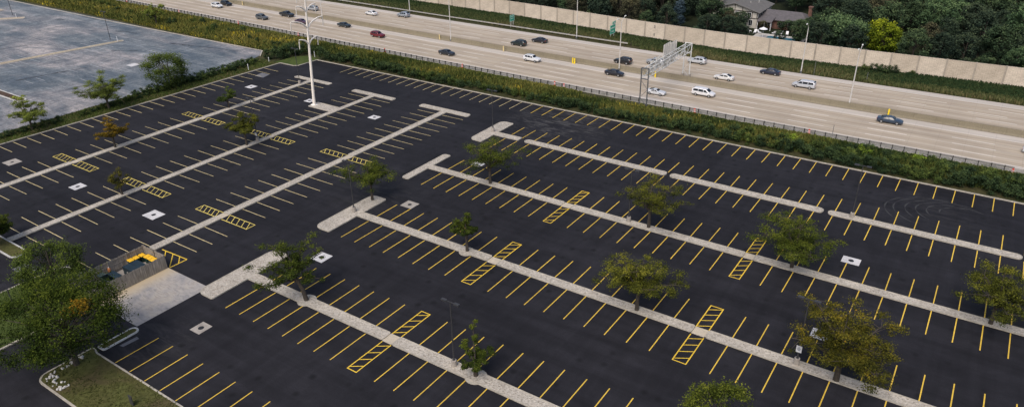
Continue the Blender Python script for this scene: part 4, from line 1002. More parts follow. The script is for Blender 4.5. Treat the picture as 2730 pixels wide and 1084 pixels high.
# ------------------------------------------------------------------ cars
SHAPES = {   # x, z_low, z_belt, z_top, half-width belt, half-width top   (front is +x)
 'sedan': (4.75, .33, 1.42, [(-2.36, .42, .78, .86, .72, .6), (-2.3, .3, .9, .98, .84, .7), (-1.75, .26, .95, 1.03, .9, .74), (-1.3, .25, .96, 1.22, .91, .66), (-.75, .24, .96, 1.4, .91, .6), (0, .24, .95, 1.44, .91, .61), (.45, .24, .94, 1.38, .91, .61), (1.05, .25, .92, 1.0, .9, .72), (1.6, .26, .86, .93, .88, .7), (2.2, .28, .72, .78, .8, .62), (2.37, .4, .6, .64, .66, .5)], (-1.42, 1.42), (-1.75, -.75, .45, 1.05)),
 'suv': (4.7, .36, 1.7, [(-2.33, .5, .9, 1.0, .78, .68), (-2.25, .36, 1.05, 1.3, .88, .72), (-1.9, .33, 1.1, 1.6, .92, .7), (-1.2, .32, 1.1, 1.69, .93, .69), (-.2, .32, 1.08, 1.71, .93, .7), (.4, .32, 1.06, 1.64, .93, .69), (1.0, .32, 1.04, 1.12, .92, .76), (1.7, .33, .98, 1.04, .9, .74), (2.2, .36, .84, .9, .84, .66), (2.35, .46, .68, .72, .7, .55)], (-1.4, 1.42), (-2.22, -1.7, .4, 1.0)),
 'van': (5.1, .34, 1.72, [(-2.53, .5, .95, 1.05, .82, .72), (-2.46, .34, 1.05, 1.5, .93, .76), (-2.2, .3, 1.08, 1.68, .97, .74), (-1.2, .3, 1.06, 1.75, .98, .74), (0, .3, 1.02, 1.75, .98, .75), (.75, .3, 1.0, 1.66, .98, .74), (1.55, .3, .98, 1.06, .96, .8), (2.1, .32, .88, .94, .9, .72), (2.45, .36, .74, .78, .82, .62), (2.55, .46, .62, .65, .7, .55)], (-1.5, 1.55), (-2.44, -2.1, .75, 1.55)),
 'coupe': (4.3, .32, 1.3, [(-2.14, .42, .8, .88, .74, .6), (-2.05, .3, .9, .97, .86, .7), (-1.5, .24, .93, 1.06, .92, .68), (-.9, .22, .92, 1.22, .93, .6), (-.3, .22, .9, 1.3, .92, .56), (.1, .22, .88, 1.26, .91, .57), (.7, .22, .86, .94, .9, .7), (1.4, .24, .8, .86, .9, .7), (1.95, .26, .66, .71, .82, .62), (2.15, .36, .54, .57, .66, .5)], (-1.28, 1.3), (-1.6, -.55, .1, .7)),
 'pickup': (5.7, .38, 1.85, [(-2.85, .55, 1.0, 1.04, .86, .84), (-2.8, .45, 1.12, 1.16, .95, .9), (-.95, .42, 1.14, 1.18, .96, .9), (-.85, .42, 1.15, 1.72, .96, .74), (-.1, .42, 1.15, 1.84, .96, .73), (.6, .42, 1.14, 1.78, .96, .73), (1.15, .42, 1.14, 1.22, .95, .82), (2.2, .44, 1.1, 1.15, .94, .8), (2.75, .48, .98, 1.02, .9, .74), (2.85, .55, .8, .84, .8, .66)], (-1.75, 1.8), (-.98, -.75, .6, 1.15)),
}
def interp_st(st, x):
    xs = [s[0] for s in st]; return [float(np.interp(x, xs, [s[k] for s in st])) for k in range(1, 6)]
def car_meshes(kind):
    L, zl, zt, st, wh, gl = SHAPES[kind]; b = MB(); n = None
    def ring(x):
        lo, be, tp, wb, wt = interp_st(st, x)
        half = [(wb * .8, lo), (wb * .97, lo + .14), (wb, lo + (be - lo) * .5), (wb * .985, be), (wt + (wb - wt) * .12, be + (tp - be) * .82), (wt * .86, tp), (wt * .4, tp + .02)]
        return [(x, y, z) for y, z in half] + [(x, -y, z) for y, z in half[::-1]]
    xs = sorted(set([s[0] for s in st] + list(np.linspace(st[0][0], st[-1][0], 22)))); rings = [ring(x) for x in xs]; n = len(rings[0])
    for r in rings: b.v += r
    for i in range(len(rings) - 1):
        for k in range(n):
            j = (k + 1) % n; b.f.append((i * n + k, i * n + j, (i + 1) * n + j, (i + 1) * n + k))
    b.f.append(tuple(range(n))); b.f.append(tuple((len(rings) - 1) * n + k for k in range(n)))
    body = b.mesh("body", 38)
    x0, x1, x2, x3 = gl     # tail of rear glass, rear roof, front roof, cowl
    def side(x, t, s):
        lo, be, tp, wb, wt = interp_st(st, x); ya, yb = wb * .985, wt + (wb - wt) * .12; return (x, s * (ya + (yb - ya) * t + .012), be + (tp - be) * .82 * t + .01)
    def topp(x, f):
        lo, be, tp, wb, wt = interp_st(st, x); return (x, wt * .92 * f, tp + .03 + .012 * (1 - abs(f)))
    wins = []
    nwin = 3 if kind in ('suv', 'van') else 2
    if kind == 'pickup': nwin = 2
    xa, xb = (x1 - .42 if kind not in ('pickup',) else x1 - .02), x3 - .12
    if kind == 'van': xa = x1 - .1
    if kind == 'suv': xa = x1 - .05
    for s in (-1, 1):
        for k in range(nwin):
            p, q = xa + (xb - xa) * k / nwin + .05, xa + (xb - xa) * (k + 1) / nwin - .05; m = MB()
            g = 5; top = []
            for i in range(g + 1):
                x = p + (q - p) * i / g; tmax = .93
                if x > x2 - .05: tmax = max(.12, .93 * (1 - (x - x2 + .05) / (x3 - x2 + .05)) + .05)
                if x < x1: tmax = max(.12, .93 * (1 - (x1 - x) / (x1 - x0 + .2)))
                top.append((x, tmax))
            for i in range(g): m.quad(side(top[i][0], .08, s), side(top[i + 1][0], .08, s), side(top[i + 1][0], top[i + 1][1], s), side(top[i][0], top[i][1], s))
            wins.append(("side_window", m.mesh("side_window")))
    def screen(a, c):
        m = MB(); g = 6
        for i in range(g):
            p, q = a + (c - a) * i / g, a + (c - a) * (i + 1) / g
            for f0, f1 in ((-1, -.33), (-.33, .33), (.33, 1)): m.quad(topp(p, f0), topp(q, f0), topp(q, f1), topp(p, f1))
        return m
    wins.append(("windscreen", screen(x2 + .08, x3 - .04).mesh("windscreen"))); wins.append(("rear_window", screen(x0 + (.06 if kind != 'van' and kind != 'suv' else .02), x1 - .04).mesh("rear_window")))
    r = .35 if kind in ('suv', 'van') else (.4 if kind == 'pickup' else .33)
    tm = MB(); prof = [(0.0, r * .62), (.0, r * .95), (.03, r), (.2, r), (.23, r * .9)]
    base = 0; N = 18
    for (y, rr) in prof:
        for k in range(N): a = 2 * PI * k / N; tm.v.append((rr * math.cos(a), y, rr * math.sin(a)))
    for i in range(len(prof) - 1):
        for k in range(N): j = (k + 1) % N; tm.f.append((i * N + k, i * N + j, (i + 1) * N + j, (i + 1) * N + k))
    rm = MB().tube([(0, .02, 0), (0, .05, 0)], [r * .62, r * .6], N)
    for k in range(5): a = 2 * PI * k / 5; rm.tube([(0, .005, 0), (r * .55 * math.cos(a), .012, r * .55 * math.sin(a))], .035, 4)
    arch = MB().tube([(0, .06, 0), (0, .2, 0)], [r * 1.14, r * 1.14], N)
    wb = interp_st(st, 0)[3]; fx, rx = st[-1][0], st[0][0]
    return dict(body=body, wins=wins, tyre=tm.mesh("tyre", 40), rim=rm.mesh("rim", 40), arch=arch.mesh("wheel_arch", 40), r=r, w=wb, wh=wh, fx=fx, rx=rx, st=st)
CM = {}
PAINT = {}
def car(kind, colour, x, y, heading, label, bed=None):
    if kind not in CM: CM[kind] = car_meshes(kind)
    m = CM[kind]
    if colour not in PAINT: PAINT[colour] = m_carpaint("paint_%d" % len(PAINT), colour, .25 if max(colour) < .5 and max(colour) > .12 else 0)
    rz = math.atan2(hs(x + 2) - hs(x - 2), 4) + (0 if heading > 0 else PI)
    t = thing({'sedan': "sedan", 'suv': "suv_car", 'van': "minivan", 'coupe': "sports_coupe", 'pickup': "pickup_truck"}[kind], label, {'pickup': "pickup truck", 'van': "minivan", 'suv': "SUV"}.get(kind, "car"), (x, y, .005), rz)
    link("body", m['body'], PAINT[colour], t)
    for nm, me in m['wins']: link(nm, me, MT['carglass'], t)
    for wx in m['wh']:
        for s in (-1, 1):
            q = interp_st(m['st'], wx)[3]
            w = link("wheel", m['tyre'], MT['black'], t, (wx, s * (q + .02), m['r']), 0 if s < 0 else PI)
            link("rim", m['rim'], MT['rim'], w); link("wheel_arch", m['arch'], MT['black'], w)
    for s in (-1, 1):
        lo, be, tp, wb, wt = interp_st(m['st'], m['fx'] - .2); h = MB().box(m['fx'] - .42, s * wb * .72 - .17, be - .14, m['fx'] - .13, s * wb * .72 + .17, be + .0); h.build("headlight", MT['lens'], t)
        lo, be, tp, wb, wt = interp_st(m['st'], m['rx'] + .08); h = MB().box(m['rx'] - .005, s * wb * .8 - .13, be - .16, m['rx'] + .22, s * wb * .8 + .13, be + .02); h.build("tail_light", MT['tail'], t)
    MB().box(m['fx'] - .12, -.45, .5, m['fx'] + .01, .45, .62).build("grille", MT['black'], t)
    if kind == 'pickup': MB().box(-2.7, -.78, 1.165, -1.0, .78, 1.205).build("cargo_bed", MT['black'], t)
    if kind in ('suv',):
        for s in (-1, 1): MB().tube([(-1.5, s * .6, 1.74), (.2, s * .6, 1.76)], .025, 5).build("roof_rail", MT['black'], t)
    return t
W_, BK, SIL = (.72, .73, .75), (.012, .014, .018), (.42, .44, .47)
for kind, c, x, y, hd, lab in (
    ('suv', W_, -229.5, 156.15, 1, "white crossover beside a black SUV at the top of the photo"), ('suv', BK, -229.6, 160.1, 1, "black SUV next to the median beside a white crossover"), ('suv', (.11, .12, .13), -200.4, 152.0, 1, "grey SUV in the near outer lane behind the pickup"),
    ('pickup', (.02, .022, .026), -196.5, 158.95, 1, "black pickup truck in the inner near lane"), ('sedan', (.07, .035, .06), -184.6, 154.6, 1, "dark purple sedan passing behind the white tower"), ('suv', SIL, -196.3, 169.85, -1, "silver SUV on the far side behind the tower's arm"),
    ('sedan', (.02, .03, .035), -169.2, 158.1, 1, "dark green-black sedan in the inner near lane ahead of the purple one"), ('sedan', W_, -173.6, 174.8, -1, "white sedan on the far side, up the road"), ('suv', (.33, .37, .42), -162.4, 178.0, -1, "silver blue hatch in the far outer lane"),
    ('suv', (.17, .015, .025), -151.2, 154.0, 1, "dark red SUV in the near lanes"), ('sedan', (.018, .022, .03), -121.6, 149.15, 1, "dark blue sedan alone in the outer near lane"), ('suv', (.015, .025, .025), -110.2, 166.95, -1, "dark green hatch in the far inner lane"),
    ('sedan', (.018, .02, .028), -107, 172.85, -1, "black sedan in the far middle lane above the dark green hatch"), ('suv', W_, -98.6, 155.6, 1, "white SUV with a dark sunroof in the near lanes"), ('sedan', (.015, .018, .028), -74.9, 155.55, 1, "black sedan in the inner near lane left of the gantry"),
    ('suv', (.012, .013, .015), -77.6, 165.75, -1, "big black SUV behind the median light pole"), ('suv', SIL, -70.3, 169.3, -1, "white-silver car half hidden by the gantry signs"), ('suv', (.5, .52, .55), -61.6, 175.4, -1, "silver crossover passing the far gantry leg"),
    ('coupe', W_, -60.4, 147.35, 1, "low white sports coupe beside the near gantry leg"), ('van', (.74, .74, .76), -51.1, 151.9, 1, "white minivan just past the gantry"), ('sedan', (.72, .71, .69), -51.2, 165.55, -1, "white sedan with black roof glass in the far inner lane"),
    ('sedan', (.015, .022, .045), -43.2, 175.4, -1, "dark navy sedan in the far outer lane"), ('van', (.5, .52, .56), -33.8, 169.1, -1, "silver minivan in the far lanes"), ('sedan', (.03, .05, .085), -13.6, 154.8, 1, "slate blue sedan passing the yellow barrier panel"),
    ('sedan', (.55, .58, .62), 11.2, 151.2, 1, "pale car cut off by the photo's edge")):
    car(kind, c, x, y, hd, lab)

# ------------------------------------------------------------------ houses beyond the wall
ho = thing("house", "half-timbered house with grey roof among the trees beyond the noise wall", "house", (-60, 219, 0))
wl = MB()
wl.prism([(0, 0), (0, 14), (-13.4, 14), (-13.4, 0)], 0, 4.8); wl.quad((0, 0, 4.8), (-13.4, 0, 4.8), (-6.9, 0, 6.55)); wl.quad((0, 14, 4.8), (-6.9, 14, 6.55), (-13.4, 14, 4.8))
wl.build("wall", MT['stucco'], ho)
rf = MB()
def slab(p, q, r, s, th=.16): rf.quad(p, q, r, s); rf.quad(*[(a, b_, c - th) for a, b_, c in (s, r, q, p)]); [rf.quad(a, b_, (b_[0], b_[1], b_[2] - th), (a[0], a[1], a[2] - th)) for a, b_ in ((p, q), (q, r), (r, s), (s, p))]
slab((.8, -.7, 4.72), (.8, 14.6, 4.72), (-6.9, 14.6, 6.85), (-6.9, -.7, 6.85)); slab((-14.2, 14.6, 4.7), (-14.2, -.7, 4.7), (-6.9, -.7, 6.86), (-6.9, 14.6, 6.86))
rfo = rf.build("roof", MT['roof'], ho)
MB().box(-8.4, 5.2, 6.2, -7.5, 6.2, 8.1).build("chimney", MT['brick'], rfo)
for x, y in ((-4.2, 6), (-2.6, 9)): MB().cyl(x, y, 5.6, 6.4, .09).build("vent_pipe", MT['alu'], rfo)
tb = MB()
tb.box(-13.4, -.06, 4.55, 0, -.003, 4.78); tb.box(-13.4, -.06, 2.7, 0, -.003, 2.9)
for x in (-12.8, -11.4, -10, -8.6, -7.2, -5.8, -4.4, -3.0, -1.6, -.15): tb.box(x - .09, -.055, 2.9, x + .09, -.004, 4.55 if abs(x + 6.9) > 1 else 4.55)
for x, z in ((-9.2, 5.9), (-6.9, 6.5), (-4.6, 5.9)): tb.box(x - .08, -.05, 4.78, x + .08, -.004, z)
for y in (5.5, 7, 8.5, 10, 11.5, 13): tb.box(.003, y - .08, 2.9, .05, y + .08, 4.7)
tb.box(.003, 0, 2.7, .055, 14, 2.9)
tb.build("timber_frame", MT['timber'], ho)
MB().box(.006, 0.4, .1, .03, 5, 2.6).build("brick_cladding", MT['brick'], ho)
for x, z0, z1, w in ((-11, 3.0, 4.4, 1.1), (-9, 3.0, 4.4, .9), (-6.2, 3.0, 4.4, .9), (-2.4, 3.0, 4.4, 1.1), (-11, .7, 2.3, 1.2), (-4.6, .7, 2.3, 1.4), (-1.8, .7, 2.3, 1.0)):
    w_ = MB().box(x - w / 2, -.09, z0, x + w / 2, -.062, z1).build("window", MT['winglass'], ho)
    f = MB(); f.box(x - w / 2 - .1, -.1, z0 - .1, x - w / 2, -.06, z1 + .1); f.box(x + w / 2, -.1, z0 - .1, x + w / 2 + .1, -.06, z1 + .1); f.box(x - w / 2, -.1, z1, x + w / 2, -.06, z1 + .1); f.box(x - w / 2, -.1, z0 - .1, x + w / 2, -.06, z0); f.box(x - .03, -.105, z0, x + .03, -.09, z1)
    f.build("frame", MT['white'], w_)
for y in (2.2, 3.6): MB().box(.06, y - .4, 3.05, .075, y + .4, 4.3).build("window", MT['winglass'], ho)
wg = MB(); wg.box(.15, 2.6, 0, 13.0, 11.5, 2.75); wg.build("wing_wall", MT['brick'], ho)
wr = MB(); rf = wr
slab((.2, 1.9, 2.7), (13.6, 1.9, 2.7), (11.0, 7, 4.55), (.2, 7, 4.55)); slab((13.6, 12.1, 2.7), (.2, 12.1, 2.7), (.2, 7, 4.54), (11.0, 7, 4.54)); slab((13.6, 1.9, 2.7), (13.6, 12.1, 2.7), (11.0, 7, 4.56), (11.0, 7, 4.55))
wro = wr.build("wing_roof", MT['roof2'], ho)
MB().box(12.3, 8.4, 3, 13.3, 9.6, 5.9).box(12.15, 8.25, 5.9, 13.45, 9.75, 6.1).build("chimney", MT['brick'], wro)
pr = MB(); rf = pr; slab((.3, -1.2, 2.55), (4.6, -1.2, 2.55), (4.6, 2.6, 3.4), (.3, 2.6, 3.4)); pr.build("porch_roof", MT['roof2'], ho)
for x in (.5, 2.5, 4.4): MB().box(x - .08, -1.0, 0, x + .08, -.85, 2.5).build("porch_post", MT['white'], ho)
for x, w in ((1.4, 1.2), (3.2, 1.0), (6.2, .9), (9, 1.2)):
    w_ = MB().box(x - w / 2, 2.55, .5, x + w / 2, 2.59, 2.3).build("window", MT['winglass'], ho); f = MB()
    f.box(x - w / 2 - .12, 2.54, .4, x - w / 2, 2.585, 2.4); f.box(x + w / 2, 2.54, .4, x + w / 2 + .12, 2.585, 2.4); f.box(x - .04, 2.53, .5, x + .04, 2.545, 2.3); f.build("frame", MT['white'], w_)
ba = thing("back_roof_house", "dark-roofed house wing showing behind the half-timbered gable", "house", (-74, 233, 0))
MB().box(-9, 0, 0, 0, 10, 4.6).build("wall", MT['stucco'], ba)
b2 = MB(); rf = b2; slab((.6, -.7, 4.5), (.6, 10.6, 4.5), (-4.5, 10.6, 7.6), (-4.5, -.7, 7.6)); slab((-9.6, 10.6, 4.5), (-9.6, -.7, 4.5), (-4.5, -.7, 7.59), (-4.5, 10.6, 7.59)); b2.build("roof", MT['roof2'], ba)
struct("patio", sheet(-58, 205, -44, 214.5, -.012), MT['pooldeck'])
po = thing("pool", "covered blue swimming pool just beyond the noise wall", "pool", (-50.5, 208.5, 0))
MB().prism(rect(-4.2, -4, 5.2, 4, 1.0), -.05, .05).build("coping", MT['stucco'], po); MB().prism(rect(-3.8, -3.6, 4.8, 3.6, .9), .05, .056).build("cover", MT['pool'], po)
un = thing("patio_umbrella", "white patio umbrella beside the pool", "umbrella", (-55.2, 209.3, 0))
MB().tube([(0, 0, 0), (0, 0, 2.9)], .04, 8).build("pole", MT['white'], un); cn = MB(); n = 8
for k in range(n):
    a, b_ = 2 * PI * k / n, 2 * PI * (k + 1) / n; cn.quad((0, 0, 3.05), (1.25 * math.cos(a), 1.25 * math.sin(a), 2.45), (1.25 * math.cos(b_), 1.25 * math.sin(b_), 2.45))
cn.build("canopy", MT['white'], un, smooth=False); MB().box(-.35, -.35, 0, .35, .35, .1).build("base", MT['white'], un)
def lounger(x, y, rz, lab):
    t = thing("patio_chair", lab, "chair", (x, y, -.01), rz, "white patio chairs round the pool")
    MB().box(-.35, -.4, .38, .35, .4, .46).build("seat", MT['white'], t); b = MB(); b.v += [(-.35, .4, .46), (.35, .4, .46), (.35, .75, 1.1), (-.35, .75, 1.1), (-.35, .46, .44), (.35, .46, .44), (.35, .8, 1.08), (-.35, .8, 1.08)]; b.f += [(0, 1, 2, 3), (7, 6, 5, 4), (0, 3, 7, 4), (1, 5, 6, 2), (3, 2, 6, 7), (0, 4, 5, 1)]; b.build("backrest", MT['white'], t)
    for sx in (-1, 1):
        for sy in (-1, 1): MB().box(sx * .3 - .03, sy * .34 - .03, 0, sx * .3 + .03, sy * .34 + .03, .38).build("leg", MT['white'], t)
for k, (x, y) in enumerate(((-58.5, 213), (-57.2, 213.4), (-60.2, 213.8), (-53.6, 214.6), (-51.8, 214.9), (-49.9, 215.1), (-47.9, 215.3), (-45.6, 214.6), (-44.2, 213.4))): lounger(x, y, k * 1.3, "white patio chair standing on the pool deck")

# ------------------------------------------------------------------ car park trees
def T(name, lab, x, y, h, w, seed, mat, z=.1, **k): return place_tree(name, lab, spread_tree(h, w, seed, **k), LOCUST[mat], (x, y, z))
T("locust_tree", "airy pale green tree in the hedge, nearest the old lot's mulch island", -160.0, 60.8, 7.6, 9.0, 11, 'pale', z=0, limbs=6, pads=7, per=62)
T("locust_tree", "broad pale green hedge tree between the airy one and the dense one", -158.6, 76.3, 8.2, 11.6, 12, 'pale', z=0, limbs=8, pads=8, per=62, clear=.3)
place_tree("hedge_tree", "dense dark round tree rising from the hedge", round_tree(8.6, 12.4, 13, 95, 150, .26, .1), LOCUST['dense'], (-160.9, 93.2, 0))
T("locust_tree", "small orange-tinged tree on the hedge side island", -135.6, 64.4, 5.9, 7.0, 14, 'orange', limbs=5, pads=6, per=50, clear=.42)
T("locust_tree", "thin sparse tree on the hedge side island, behind the olive middle tree", -136.0, 90.6, 5.6, 5.4, 15, 'dense', limbs=4, pads=5, per=50, clear=.3)
T("locust_tree", "yellow-green tree on the middle long island", -114.7, 78.6, 7.2, 8.8, 16, 'olive', limbs=6, pads=7, per=62, clear=.36)
T("locust_tree", "small nearly bare brown tree on the middle long island", -114.6, 53.4, 4.9, 4.4, 17, 'autumn', limbs=5, pads=5, per=16, clear=.35, leaf=.2)
T("locust_tree", "dark wide tree with forking limbs on the third T island", -65.0, 89.3, 8.5, 15.0, 18, 'green', limbs=8, pads=7, per=34, clear=.34)
T("locust_tree", "spreading tree on the T island's head beside a lamp", -77.6, 74.1, 6.9, 13.4, 19, 'green', limbs=8, pads=7, per=36, clear=.42)
T("locust_tree", "tall leaning green tree at the nearest T island's broad head", -64.9, 48.7, 9.6, 9.4, 30, 'green', limbs=8, pads=7, per=42, clear=.34, lean=(-1.3, -.2))
T("locust_tree", "compact ball-crowned tree beside the front-middle ladder crossing", -54.9, 69.4, 6.6, 4.0, 21, 'green', limbs=6, pads=5, per=58, clear=.45)
T("locust_tree", "wide olive tree with pale trunk beside a dark lamp", -36.2, 89.4, 8.7, 12.0, 22, 'olive', limbs=7, pads=7, per=36, clear=.38)
T("locust_tree", "broad forked green tree beside the bright drain pad", -15.4, 89.3, 8.3, 13.4, 23, 'green', limbs=7, pads=9, per=52, clear=.3)
T("locust_tree", "olive tree spreading over the second row from the front", -28.7, 69.2, 8.2, 11.6, 24, 'olive', limbs=7, pads=8, per=50, clear=.33)
T("locust_tree", "thin columnar green tree beside the nearest lamp", -38.2, 48.7, 8.4, 3.6, 25, 'green', limbs=6, pads=5, per=50, clear=.18)
T("locust_tree", "large sparse brown-gold tree at the near corner", -5.4, 68.9, 11.8, 12.6, 26, 'autumn', limbs=9, pads=10, per=52, clear=.24)
T("locust_tree", "olive tree overhanging the third row at the photo's edge", 7.6, 89.1, 7.9, 12.0, 27, 'olive', limbs=7, pads=8, per=50, clear=.33)
place_tree("locust_tree", "green treetop cut off by the photo's lower edge", round_tree(12.0, 6.4, 28, 70, 130, .2, .3, br=.9), LOCUST['green'], (-12.0, 48.6, .1))
bt = place_tree("spreading_tree", "huge spreading green tree over the access road and dry lawn", round_tree(9.7, 15.8, 36, 190, 190, .2, .26, br=.78, r0=.26), LOCUST['big'], (-77.1, 25.9, .1))
rg = np.random.default_rng(8); cc = np.array([(2.9, 1.2, 8.6), (3.3, 1.6, 8.5), (2.5, .9, 8.4), (3.0, .3, 8.2), (2.3, .0, 7.9), (3.6, 1.0, 8.3)])
ob = link("turning_foliage", foliage_mesh("turning_foliage", cc, np.full((6, 3), .75), np.full(6, 120), .24, rg, 5, 9), LOCUST['orange'], bt); ob["label"] = "small orange-turning branch"
place_tree("round_bush_tree", "round dark green tree behind the huge spreading one", round_tree(7.6, 9.2, 31, 90, 140, .22, .06), LOCUST['dense'], (-94.0, 32.6, .1))
T("locust_tree", "leafy green tree cut by the photo's edge at the hooked island", -114.3, 34.1, 5.6, 7.0, 32, 'green', limbs=6, pads=7, per=70, clear=.25)
T("locust_tree", "lone pale tree in the weeds beside the highway", -223.1, 129.0, 7.6, 8.6, 33, 'pale', z=0, limbs=6, pads=7, per=62, clear=.4)

# ------------------------------------------------------------------ hedges and shrubs
SM = [shrub_mesh(3.4, 2.9, 50 + i) for i in range(5)]; SB = [shrub_mesh(2.6, 1.7, 60 + i, 12, 85, .2) for i in range(4)]
rs = random.Random(21); cnt = 0
def shrub(x, y, kind, s, lab, grp, meshes=None, mat=None, sz=None):
    me = rs.choice(meshes or SM); o = link("shrub", me, mat or SHRUB[kind], None, (x, y, -.05), rs.uniform(0, 6.28)); o.scale = (s * rs.uniform(.85, 1.15), s * rs.uniform(.85, 1.15), (sz or s) * rs.uniform(.85, 1.12))
    tag(o, lab, "shrub", grp); return o
x = -147.5
while x < 24:
    k = max(0, min(1, (x + 60) / 70))       # the hedge grows deeper towards the right
    shrub(x, 129.5 + .5 * math.sin(x * .13) + rs.uniform(-.3, .3), 'dark' if rs.random() < .72 else 'mid', .82 + .12 * k + (.1 if x < -100 else 0) - (.12 if -105 < x < -80 else 0), "dark leafy shrub of the hedge along the far kerb", "shrubs of the far kerb hedge")
    if k > .12 and rs.random() < .35 + .6 * k: shrub(x + rs.uniform(-1, 1), 131.9 + k * 1.2 + rs.uniform(-.4, .4), 'mid' if rs.random() < .5 else 'dark', .72 + .2 * k, "dark leafy shrub of the hedge along the far kerb", "shrubs of the far kerb hedge")
    if k > .6 and rs.random() < .8: shrub(x + rs.uniform(-1, 1), 135.2 + rs.uniform(-.7, .9), 'mid' if rs.random() < .6 else 'dark', .72, "dark leafy shrub of the hedge along the far kerb", "shrubs of the far kerb hedge")
    x += rs.uniform(1.75, 2.3)
for x, y, s, lab in ((-27.5, 134.6, .8, "lime green shrub poking above the hedge, first of three"), (-14.6, 135.4, .8, "lime green shrub above the hedge, between two others"), (-6.0, 136.0, .66, "smallest lime green shrub above the hedge")): shrub(x, y, 'lime', s, lab, None)
shrub(-52.3, 134.2, 'dark', .95, "dark bush standing at the near gantry leg", None)
y = 50.5
while y < 117.5:
    if not 66.8 < y < 69.3:
        k = 1.0 if 84 < y < 100 or y > 109 else .85
        shrub(-159.9 + .35 * math.sin(y * .2) + rs.uniform(-.3, .3), y, 'dark' if rs.random() < .6 else 'mid', .95 * k, "low clipped shrub of the hedge beside the old car park", "shrubs of the old lot hedge", SB, None, 1.0 * k)
        if y > 84: shrub(-162.0 + rs.uniform(-.3, .3), y + .6, 'dark', 1.0, "low clipped shrub of the hedge beside the old car park", "shrubs of the old lot hedge", SB)
    y += rs.uniform(1.35, 1.75)
for k, (x, y, s) in enumerate(((-160.8, 121.8, .95), (-158.4, 123.2, 1.15), (-157.6, 125.6, 1.2), (-156.6, 128.2, 1.2), (-155.2, 130.3, 1.1), (-160.5, 125.2, 1.0), (-158.8, 128.6, 1.1), (-153.0, 131.4, .95), (-150.6, 131.3, .8))): shrub(x, y, 'dark', s, "big dark shrub of the clump behind the lawn corner", "dark shrub clump at the lawn corner", None, None, s * 1.2)
for k in range(34):
    x = -300 + k * 4.1 + rs.uniform(-1.5, 1.5); shrub(x, 127.6 + hs(x) * .9 + rs.uniform(-.4, 7), 'dark' if rs.random() < .5 else 'mid', rs.uniform(.55, .95), "wild shrub among the weeds above the old car park", "wild shrubs of the weedy bank")
for x, y, s in ((-22.5, 190.6, .85), (-20.6, 190.9, 1.0), (-18.3, 191.2, .85), (-14.4, 192.4, .5), (-24.6, 190.8, .7)): shrub(x, y, 'mid' if s < .8 else 'dark', s, "leafy shrub against the noise wall on the far verge", "shrubs against the noise wall")

# ------------------------------------------------------------------ weeds and lawn blades
def blades(name, xs, ys, hts, tint, mat, seed, lean=.35, wid=.22, z=-.05):
    rng = np.random.default_rng(seed); n = len(xs)
    a = rng.uniform(0, 2 * PI, n); w = wid * rng.uniform(.5, 1.3, n); lx, ly = rng.normal(0, lean, n) * hts, rng.normal(0, lean, n) * hts
    V = np.empty((n, 4, 3)); cx, sx = np.cos(a) * w / 2, np.sin(a) * w / 2
    V[:, 0] = np.stack([xs - cx, ys - sx, np.full(n, z)], 1); V[:, 1] = np.stack([xs + cx, ys + sx, np.full(n, z)], 1)
    V[:, 2] = np.stack([xs + cx * .5 + lx, ys + sx * .5 + ly, hts], 1); V[:, 3] = np.stack([xs - cx * .7 + lx * .9, ys - sx * .7 + ly * .9, hts * .92], 1)
    return link(name, mesh_np(name, V.reshape(-1, 3), np.arange(n * 4).reshape(n, 4), tint), mat)
def lowf(x, y, s, ph=0.0): return .5 + .25 * np.sin(x * s + ph + 1.7 * np.sin(y * s * .7)) + .25 * np.sin(y * s * 1.6 - x * s * .43 + 2 * ph + 1.3 * np.sin(x * s * .6))
rng = np.random.default_rng(4); n = 46000
xs = rng.uniform(-158, 24, n); ys = 130.2 + rng.uniform(0, 1, n) ** .9 * (139.9 - 130.2) + np.interp(xs, SX, SS) * (rng.uniform(0, 1, n))
ys = np.where((xs > -75) & (xs < -52) & (ys > 137.2), 132 + rng.uniform(0, 4, n), ys)
pt = lowf(xs, ys, .22, .4); gold = (lowf(xs, ys, .5, 2) > .62)
ht = (.35 + .8 * rng.uniform(0, 1, n) ** 1.4 + .35 * pt) * np.clip((140.6 + np.interp(xs, SX, SS) - ys) / 3.5, .25, 1); tn = .12 + .62 * pt + rng.normal(0, .16, n) + np.where(gold & (rng.uniform(0, 1, n) < .4) & (xs < -40), .5, 0); tn += np.where(xs > -20, -.1, 0)
tag(blades("weeds", xs, ys, ht, np.clip(tn, 0, 1.3), WEED, 1, .25, .26), "tall goldenrod and brown weeds between hedge and near guard rail", "weeds", kind='stuff')
n = 52000; xs = -158 - rng.uniform(0, 1, n) * 200; sh = np.interp(xs, SX, SS); ys = 126.2 + sh * .15 + rng.uniform(0, 1, n) * (139.6 + sh * .95 - 126.2 - sh * .15)
ys = np.where(xs > -165, np.maximum(ys, 128.5), ys); pt = lowf(xs, ys, .17, 1.1); edge = np.clip((ys - 126 - sh * .15) / 4, 0, 1)
ht = (.3 + 1.0 * rng.uniform(0, 1, n) ** 1.3 + .4 * pt) * (.45 + .55 * edge) * np.clip((140.4 + sh - ys) / 3.5, .25, 1); tn = .1 + .6 * pt + .2 * edge + rng.normal(0, .16, n) + np.where((edge < .5) & (rng.uniform(0, 1, n) < .45), .42, 0) + np.where((lowf(xs, ys, .35, 3) > .75) & (rng.uniform(0, 1, n) < .4), .4, 0)
tag(blades("weeds", xs, ys, ht, np.clip(tn, 0, 1.3), WEED, 2, .25, .3), "golden and brown tall weeds on the bank beyond the old car park", "weeds", kind='stuff')
n = 60000; xs = rng.uniform(-240, 30, n); lo = np.where(xs > -80, 180.3, 182.0) + np.interp(xs, SX, SS); hi = np.interp(xs, WX, WY) - .25; ys = lo + rng.uniform(0, 1, n) * (hi - lo)
